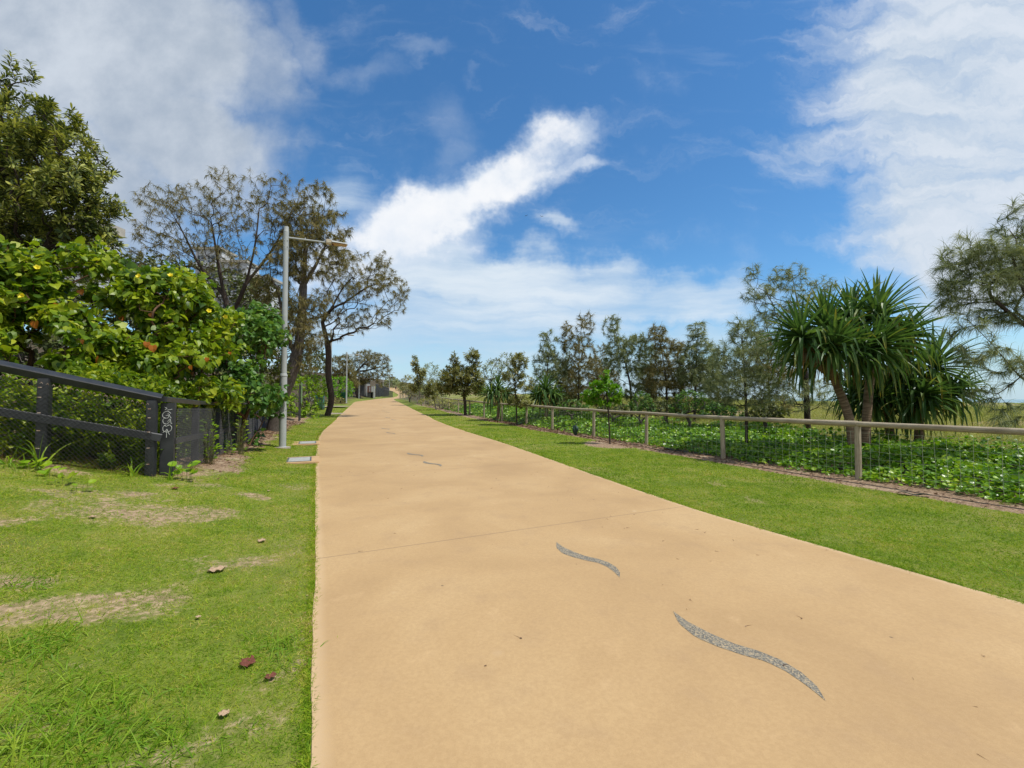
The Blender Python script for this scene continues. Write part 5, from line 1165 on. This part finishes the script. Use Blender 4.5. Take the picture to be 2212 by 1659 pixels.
for X, Y, d, mt, lb in ((1236, 880, 23, 'hib_dark', 'low dark bush behind the rail, left of the small bright tree'), (1325, 884, 21.5, 'scrub', 'low olive bush behind the rail at the stem of the small bright tree'), (1440, 882, 20, 'scrub', 'low olive bush behind the rail between the two glossy shrubs'),
        (1560, 886, 17, 'hib_dark', 'low dark bush at the left foot of the broad dense casuarina'), (1655, 888, 16, 'scrub', 'low olive bush at the right foot of the broad dense casuarina'), (1210, 868, 26, 'scrub', 'low olive bush beside the right hand small screw palm')):
    scrub('dune_shrub', lb, [(X, Y, 30, 18, d, .7), (X + 20, Y + 4, 22, 13, d, .6), (X - 22, Y + 5, 20, 12, d, .6)], 260, mt, .10, GT, lpt=8)
# ------------------------------------------------------------------ screw palms
def rosette(ml, c, axis, n, L, w, open_=1.0, droop=1.0):
    """a head of keeled strap leaves that bend over and hang at the tips"""
    axis = unit(axis); ref = UP if abs(axis[2]) < .9 else np.array([1.0, 0, 0]); u = unit(np.cross(axis, ref)); v = np.cross(axis, u); segs = 8; V, TC, Fq = [], [], []
    for k in range(n):
        f = (k + .5) / n; th = k * 2.39996 + random.uniform(-.2, .2); pol = open_ * (.10 + 1.95 * f ** .95) + random.uniform(-.12, .12)
        o = math.cos(th) * u + math.sin(th) * v; d = unit(axis * math.cos(pol) + o * math.sin(pol)); l = L * random.uniform(.72, 1.1) * (1 - .25 * (1 - f) ** 3); ww = w * random.uniform(.8, 1.15)
        kink = random.uniform(.40, .75); hard = random.random() < .45 + .5 * (f > .5) and f > .2; p = c + o * .05 * f + axis * (.16 * (1 - f)); rows = []
        for j in range(segs + 1):
            t = j / segs; sd = unit(np.cross(d, UP) + 1e-4); nm = np.cross(sd, d); wj = ww * (1 - t ** 2.6) * min(1, .55 + t * 3) * .5 + .001
            rows += [p - sd * wj + nm * wj * .75, p, p + sd * wj + nm * wj * .75]; TC += [[0, t, 0]] * 3
            g_ = droop * (.03 + .26 * t * t) * (.3 + .7 * math.sin(min(pol, 1.57)))
            if hard and abs(t - kink) < .5 / segs + .01: g_ += random.uniform(1.0, 2.4)
            if j == segs: break
            d = unit(d + np.array([0, 0, -1.0]) * g_); p = p + d * (l / segs)
        b = len(V) * 3 * (segs + 1); V.append(np.array(rows)); i = np.arange(segs) * 3 + b
        Fq += [np.stack([i, i + 1, i + 4, i + 3], 1), np.stack([i + 1, i + 2, i + 5, i + 4], 1)]
    ml.add(np.concatenate(V), np.concatenate(Fq), np.array(TC))
def skirt(md, c, axis, n, L):
    a = RNG.random(n) * 6.28; o = np.stack([np.cos(a), np.sin(a), np.zeros(n)], 1)
    md.strands(c + o * .07 - unit(axis) * RNG.random((n, 1)) * .25, o * .7 - UP * .15 + RNG.normal(0, .25, (n, 3)), L * RNG.uniform(.5, 1, n), .035, RNG.uniform(1.5, 4, n), 4)
def pandanus(label, stems, heads, L, w, group='screw palms beyond the timber fence', n=62, dry=16, r=.11):
    b = stems[0][0]; root = thing('screw_palm', label, 'palm', b, 0, group)
    for st in stems:
        q = np.array(st); t = np.linspace(0, len(q) - 1, 12); q = np.stack([np.interp(t, np.arange(len(q)), q[:, k]) for k in range(3)], 1)
        for _ in range(2): q[1:-1] = (q[:-2] + 2 * q[1:-1] + q[2:]) / 4
        m = MB(); m.tube(q, r * np.interp(np.linspace(0, 1, 12), [0, .12, .8, 1], [1.35, 1.0, .85, .95]), 12); m.build('trunk', M['pandan_bark'], root, True)
    md = MB()
    for c, ax, s_ in heads:
        ml = MB(); rosette(ml, np.array(c), ax, int(n * (.7 + .3 * s_)), L * s_, w); ml.build('leaf_head', M['pandan'], root); skirt(md, np.array(c) - unit(ax) * .1, ax, dry, L * .7)
    md.build('dry_leaves', M['pandan_dry'], root); return root
D = 11.6
def pp(X, Y, d=D): return P(X, Y, d)
g0, g1 = on(1845, 11.6), on(1868, 11.7)
pandanus('large screw palm with two leaning ringed trunks behind the timber rail',
    [[g0 - UP * .1, pp(1838, 905), pp(1815, 850), pp(1796, 800), pp(1780, 770)], [g1 - UP * .1, pp(1872, 900, 11.7), pp(1876, 850, 11.7), pp(1882, 800, 11.7), pp(1890, 740, 11.7)], [pp(1800, 812), pp(1770, 790, 11.3), pp(1735, 770, 11.1)]],
    [(pp(1893, 695, 11.7), (.12, -.1, 1), 1.05), (pp(1785, 715, 11.5), (-.2, -.2, 1), .95), (pp(1735, 735, 11.1), (-.75, -.35, .75), .9), (pp(1840, 690, 11.9), (0, .3, 1), .95), (pp(1940, 735, 11.8), (.7, -.2, .7), .9), (pp(1800, 755, 10.9), (-.1, -.8, .75), .85), (pp(1885, 755, 11.1), (.15, -.85, .6), .9), (pp(1760, 770, 11.9), (-.7, .4, .4), .85), (pp(1840, 770, 11.2), (0, -.7, .6), .85)], 1.45, .095, n=84, dry=30)
h0 = on(1985, 12.9)
pandanus('lower dark screw palm to the right of the large one', [[h0 - UP * .1, pp(1985, 890, 12.8), pp(1995, 850, 12.7), pp(2010, 815, 12.6)], [on(1925, 13) - UP * .1, pp(1920, 890, 13), pp(1925, 850, 13)]],
    [(pp(2015, 800, 12.6), (.25, -.15, 1), 1.05), (pp(1950, 835, 12.9), (-.3, -.3, .9), .95), (pp(2045, 850, 12.5), (.8, -.4, .5), .8), (pp(1985, 860, 12.4), (0, -.9, .4), .8), (pp(1900, 850, 13.2), (-.7, -.2, .6), .85), (pp(1860, 860, 13.4), (-.5, .2, .7), .85), (pp(1930, 825, 13), (-.1, -.4, 1), .9), (pp(1890, 870, 13.1), (-.2, -.7, .6), .8), (pp(1955, 880, 12.8), (.2, -.8, .5), .8)], 1.5, .09, n=84, dry=26)
for X, Y, d, lb in ((1075, 845, 28.5, 'screw palm behind the fence, left of the loose sapling'), (1178, 848, 25.5, 'screw palm behind the fence, right of the loose sapling')):
    b = on(X, d); c = pp(X, Y, d)
    pandanus(lb, [[b - UP * .1, (b + c) / 2 + AX * .1, c]], [(c + UP * .1, (.1, -.1, 1), 1.0), (c - UP * .25 + AX * .35, (.8, -.3, .5), .9), (c - UP * .25 - AX * .35, (-.8, -.3, .5), .9)], 1.45, .11, n=46, dry=26)

# ------------------------------------------------------------------ ground cover, dune grass, lawn
def cover():
    m = MB()
    for y0, y1, dens, sz in ((2.2, 8, 560, .070), (8, 13, 420, .076), (13, 20, 260, .090), (20, 46, 90, .13)):
        A = 10.0; N = int(dens * (y1 - y0) * A); y = RNG.uniform(y0, y1, N); ef = RNG.uniform(-.25, 8.5, N); x = XF(y) + ef / .93
        edge = 5.0 + 2.0 * fbm(x * .4, y * .4, 40); wgt = sstep(-.15, .30, ef + .5 * (fbm(x * 1.7, y * 1.7, 8) - .5)) * sstep(edge, edge - 1.5, ef)
        k = (RNG.random(N) < wgt) & (np.abs(x) < 1.3 * y + 1); x, y, ef = x[k], y[k], ef[k]; N = len(x)
        mound = .06 + .50 * fbm(x * 1.1, y * 1.1, 15) * sstep(-.2, 1.0, ef); h = mound * (1 - RNG.random(N) ** 2.2 * .75)
        p = np.stack([x, y, ground_z(x, y) + h], 1); ax = RNG.normal(size=(N, 3)) * [1, 1, .35] + np.array([-.1, -.3, -.15]); nr = UP * .75 + RNG.normal(0, .62, (N, 3)) + np.array([-.05, -.2, 0])
        m.scatter(ROUND[0], ROUND[1], p, ax, nr, sz * RNG.uniform(.6, 1.3, N))
    o = m.build('ground_cover', M['vine']); tag(o, 'round leaved green creeper covering the dune behind the timber fence', None, None, 'stuff')
cover()
def dune():
    m = MB()
    for y0, y1, dens, L, w in ((2, 12, 60, .42, .010), (12, 26, 40, .45, .014), (26, 70, 12, .5, .026)):
        N = int(dens * (y1 - y0) * 26); y = RNG.uniform(y0, y1, N); ef = RNG.uniform(3.2, 29, N); x = XF(y) + ef / .93
        k = (np.abs(x) < 1.3 * y + 2) & (RNG.random(N) < (.30 + .9 * fbm(x * .9, y * .9, 70)) * sstep(3.2, 6, ef)); x, y = x[k], y[k]; N = len(x); t = 7
        p = np.repeat(np.stack([x, y, ground_z(x, y)], 1), t, 0) + RNG.normal(0, .06, (N * t, 3)) * [1, 1, 0]
        m.strands(p, RNG.normal(0, .5, (N * t, 3)) + UP, L * RNG.uniform(.4, 1.1, N * t), w, RNG.uniform(.3, 1.8, N * t), 2)
    o = m.build('dune_grass', M['dune']); tag(o, 'pale tufted dune grass between the creeper and the sea', None, None, 'stuff')
dune()
TUFT = [(30, 1270, .13, 90), (95, 1255, .10, 60), (60, 1400, .17, 130), (20, 1430, .15, 80), (110, 1385, .12, 60), (590, 1400, .11, 110), (540, 1390, .08, 50), (610, 1455, .09, 60), (330, 1400, .07, 50), (80, 1570, .16, 150), (160, 1600, .14, 120), (30, 1620, .18, 150), (250, 1540, .10, 80),
        (200, 1500, .10, 80), (360, 1590, .09, 80), (420, 1500, .08, 60), (510, 1600, .07, 60), (295, 1260, .06, 40), (130, 1490, .12, 90), (190, 1650, .16, 120), (320, 1650, .10, 80), (550, 1130, .05, 30), (400, 1100, .06, 40), (215, 1060, .12, 14), (450, 1110, .05, 30),
        (2060, 1225, .08, 50), (1900, 1165, .08, 50), (1880, 1190, .07, 40), (2020, 1130, .07, 40), (2150, 1230, .09, 60), (1760, 1150, .06, 40), (1690, 1095, .07, 40), (2180, 1090, .08, 50), (1980, 1085, .08, 40), (2120, 1150, .08, 50), (1600, 1060, .07, 40)]
for _ in range(90):                                             # odd weeds all over the turf
    y_ = random.uniform(2.5, 13); rt = random.random() < .62; x_ = random.uniform(float(XR(y_)) + .25, float(XF(y_)) - .8) if rt else float(XL(y_)) - random.uniform(.2, min(1.9 + (y_ < 6) * 2.5, 4))
    TUFT.append((x_, y_, random.uniform(.045, .085), random.randint(14, 46), 1))
def lawn():
    m = MB()
    for y0, y1, dens, h, w in ((.9, 2.6, 26000, .030, .0032), (2.6, 5, 14000, .034, .0044), (5, 8.5, 6500, .036, .0066), (8.5, 14, 2700, .040, .0110), (14, 24, 900, .045, .019), (24, 48, 200, .05, .038)):
        W = 1.3 * y1 + 2.2; N = int(dens * (y1 - y0) * 2 * W); y = RNG.uniform(y0, y1, N); x = RNG.uniform(-W, W, N); k = np.abs(x) < 1.24 * y + 2.2; x, y = x[k], y[k]
        xl, xr = XL(y), XR(y); el = (xl - x) * .92; er = (x - xr) * .92; ef = (x - XF(y)) * .93
        ok = ((el > -.035 + .06 * (fbm(x * 6, y * 6, 2) - .5)) & (el < np.where(y < 7.2, 8, 2.6))) | ((er > -.03 + .06 * (fbm(x * 6, y * 6, 2) - .5)) & (ef < -.3))
        x, y, ef = x[ok], y[ok], ef[ok]; bare = np.clip(sand_mask(x, y) * .95 + mulch_mask(x, y) * 1.1 + .75 * (fbm(x * 11, y * 11, 19) - .45), 0, 1); k = RNG.random(len(x)) > bare; x, y = x[k], y[k]; N = len(x)
        hn = .55 + .9 * fbm(x * 1.9, y * 1.9, 27); p = np.stack([x, y, ground_z(x, y) - .002], 1)
        m.strands(p, RNG.normal(0, .75, (N, 3)) * [1, 1, .2] + UP * .75, h * hn * RNG.uniform(.5, 1.3, N), w, RNG.uniform(.2, 1.6, N), 2)
    for y0, y1, dens, h, w in ((1, 5, 2600, .045, .004), (5, 12, 1300, .05, .007), (12, 30, 300, .06, .016)):        # fringes creeping over the edges of the path
        for sd in (-1, 1):
            N = int(dens * (y1 - y0)); y = RNG.uniform(y0, y1, N); e = RNG.exponential(.035, N) - .085 * fbm(y * 5, y * 0 + sd, 6); x = XL(y) - e if sd < 0 else XR(y) + e
            p = np.stack([x, y, np.maximum(ground_z(x, y), 0) + .004], 1); m.strands(p, RNG.normal(0, .8, (N, 3)) * [1, 1, .2] + UP * .6 + np.array([-sd * .35, 0, 0]), h * RNG.uniform(.4, 1.3, N), w, RNG.uniform(.4, 2, N), 2)
    o = m.build('lawn_grass', M['grass']); tag(o, 'short patchy lawn grass either side of the path', None, None, 'stuff')
    m = MB()
    for X, Y, h, n, *world_xy in TUFT:
        c = np.array([X, Y, gz(X, Y)]) if world_xy else hit(X, Y); n = int(n * 1.3); s_ = h * .95; q = c + RNG.normal(0, s_, (n, 3)) * [1, 1, 0]; q[:, 2] = ground_z(q[:, 0], q[:, 1]) - .003
        m.strands(q, RNG.normal(0, .55, (n, 3)) * [1, 1, .2] + UP * .8, h * RNG.uniform(.5, 1.25, n), .0065 if h > .08 else .005, RNG.uniform(.6, 2.2, n), 4)
    o = m.build('long_grass', M['longgrass']); tag(o, 'longer coarse grass blades in tufts over the lawn', None, None, 'stuff')
lawn()
def debris():
    m = MB(); N = 80; y = RNG.uniform(1.9, 12, N); u = RNG.random(N) ** .7; x = XL(y) + (XR(y) - XL(y)) * u; p = np.stack([x, y, np.full(N, .0165)], 1)
    m.strands(p, RNG.normal(size=(N, 3)) * [1, 1, 0], RNG.uniform(.012, .055, N), .0026 + .0003 * y, .02, 2, np.repeat([[0, 0, 1.0]], N, 0)); k = RNG.random(N) < .3
    m.scatter(OVAL[0], OVAL[1], p[k], RNG.normal(size=(k.sum(), 3)) * [1, 1, .05], np.repeat([[0, 0, 1.0]], k.sum(), 0) + RNG.normal(0, .12, (k.sum(), 3)), RNG.uniform(.010, .022, k.sum()))
    o = m.build('path_debris', M['litter']); tag(o, 'tiny twigs and leaf bits scattered on the tan path', None, None, 'stuff')
debris()
def litter():
    m = MB(); x, y = [], []
    N = 9000; yy = RNG.uniform(3, 30, N); ef = RNG.uniform(-1.1, .9, N); xx = XF(yy) + ef / .93; k = (RNG.random(N) < mulch_mask(xx, yy) * .8) & (np.abs(xx) < 1.25 * yy); x.append(xx[k]); y.append(yy[k])
    N = 5200; yy = RNG.uniform(7, 26, N); el = RNG.uniform(1.3, 3.0, N); xx = XL(yy) - el / .92; k = RNG.random(N) < mulch_mask(xx, yy) * .7 + .03; x.append(xx[k]); y.append(yy[k])
    for sd in (-1, 1):
        N = 500; yy = RNG.uniform(2.5, 22, N); e = RNG.normal(.015, .025, N); x.append(XL(yy) - e if sd < 0 else XR(yy) + e); y.append(yy)
    x, y = np.concatenate(x), np.concatenate(y); N = len(x); p = np.stack([x, y, ground_z(x, y) + .016], 1); far = np.clip(y / 9, .8, 2) * np.where(np.minimum(np.abs(x - XL(y)), np.abs(x - XR(y))) < .15, .35, 1.0)
    k = RNG.random(N) < .55
    m.scatter(OVAL[0], OVAL[1], p[k], RNG.normal(size=(k.sum(), 3)) * [1, 1, .15], UP + RNG.normal(0, .35, (k.sum(), 3)), .07 * far[k] * RNG.uniform(.4, 1.1, k.sum()))
    q = ~k; m.strands(p[q], RNG.normal(size=(q.sum(), 3)) * [1, 1, .1] + UP * .08, .20 * far[q] * RNG.uniform(.4, 1, q.sum()), .005 * far[q], .2, 2)
    o = m.build('leaf_litter', M['litter']); tag(o, 'brown leaf litter and twigs under both fences', None, None, 'stuff')
litter()

# ------------------------------------------------------------------ single dead leaves, matting strips, green sack
def dead_leaf(X, Y, s_, mat, label, curl=.16):
    c = hit(X, Y) + UP * (.022 + s_ * .08); m = MB(); a = random.random() * 6.28; N = 9; V, Fc = [], []
    for i in range(N + 1):
        t = i / N
        for j in range(5):
            u = (j - 2) / 2; w = .42 * math.sin(math.pi * min(1, t * .92 + .06)) ** .7 * (1 + .18 * math.sin(t * 21 + j)); z = curl * (u * u * .55 + .5 * (t - .45) ** 2 * 1.5) + .07 * math.sin(t * 13 + u * 5)
            px, py = u * w, t - .5; V.append(c + s_ * np.array([px * math.cos(a) - py * math.sin(a), px * math.sin(a) + py * math.cos(a), z - .10]))
    i = (np.arange(N)[:, None] * 5 + np.arange(4)[None]).ravel(); m.add(np.array(V), np.stack([i, i + 1, i + 6, i + 5], 1), (np.array(V) - c) * 6)
    o = m.build('dead_leaf', M[mat], None, True); md = o.modifiers.new('s', 'SOLIDIFY'); md.thickness = .0015; tag(o, label, 'dead leaf', 'fallen leaves on the left lawn')
for X, Y, s_, mt, lb in ((467, 1236, .13, 'deadleaf_a', 'largest curled tan dead leaf in the middle of the left lawn'), (565, 1172, .09, 'deadleaf_a', 'tan dead leaf nearer the path, level with a path joint'), (378, 1058, .10, 'deadleaf_b', 'dark curled dead leaf below the fence corner'),
        (535, 1440, .10, 'deadleaf_b', 'reddish brown dead leaf standing in long grass'), (584, 1470, .06, 'deadleaf_b', 'small brown curled leaf beside the reddish one'), (428, 1340, .035, 'deadleaf_a', 'tiny pale leaf on the lawn below the large tan one'),
        (483, 1552, .05, 'deadleaf_a', 'narrow pale dead leaf near the bottom of the lawn'), (200, 1121, .07, 'deadleaf_a', 'flat pale leaf on the far left lawn'), (580, 1063, .05, 'deadleaf_a', 'small tan leaf on bare sand left of the path'), (520, 992, .07, 'deadleaf_a', 'pale leaf by the litter under the receding fence')): dead_leaf(X, Y, s_, mt, lb)
def mat_strip(X0, X1, Y0, Y1, label):
    a_, b_ = hit(X0, Y0), hit(X1, Y1); m = MB(); n = 10; t = np.linspace(0, 1, n)[:, None]; q = a_ + (b_ - a_) * t; sd = unit(np.cross(b_ - a_, UP)); q[:, 2] = ground_z(q[:, 0], q[:, 1]) + .02 + .015 * np.sin(t[:, 0] * 9)
    w = (.05 + .03 * np.sin(t * 7)); m.add(np.vstack([q - sd * w, q + sd * w + UP * .02]), np.stack([np.arange(n - 1), np.arange(1, n), np.arange(n + 1, 2 * n), np.arange(n, 2 * n - 1)], 1)); o = m.build('matting_strip', M['teal_dark'], None, True)
    md = o.modifiers.new('s', 'SOLIDIFY'); md.thickness = .012; tag(o, label, 'matting', 'strips of dark matting in the mulch')
mat_strip(1432, 1482, 969, 979, 'dark matting strip left of the third post from the right'); mat_strip(1495, 1560, 981, 987, 'dark matting strip at the foot of the second visible post'); mat_strip(1940, 2010, 1068, 1075, 'dark matting strip in the mulch near the right edge')
def sack():
    c = on(1243, 18.8); root = thing('green_sack', 'crumpled dark green sack tied to the fence wire', 'sack', c); m = MB(); bm = bmesh.new(); bmesh.ops.create_icosphere(bm, subdivisions=4, radius=1)
    for v in bm.verts:
        x, y, z = v.co; tp = .62 + .38 * z if z > -.4 else .47; k = 1 + .16 * math.sin(5 * math.atan2(y, x) + z * 3) + .06 * math.sin(11 * math.atan2(y, x)); v.co = (c[0] + x * .125 * k * (tp + .25), c[1] + y * .10 * k * (tp + .2), c[2] + .20 + z * .20 + (.05 * math.sin(3 * math.atan2(y, x)) if z > .6 else 0))
    m.bm(bm); m.build('bag', M['teal_dark'], root, True); m = MB(); m.tube([c + UP * .36, c + UP * .45 + AX * .03, c + UP * .55], [.05, .02, .012], 7); m.build('tied_neck', M['teal_dark'], root, True)
sack()
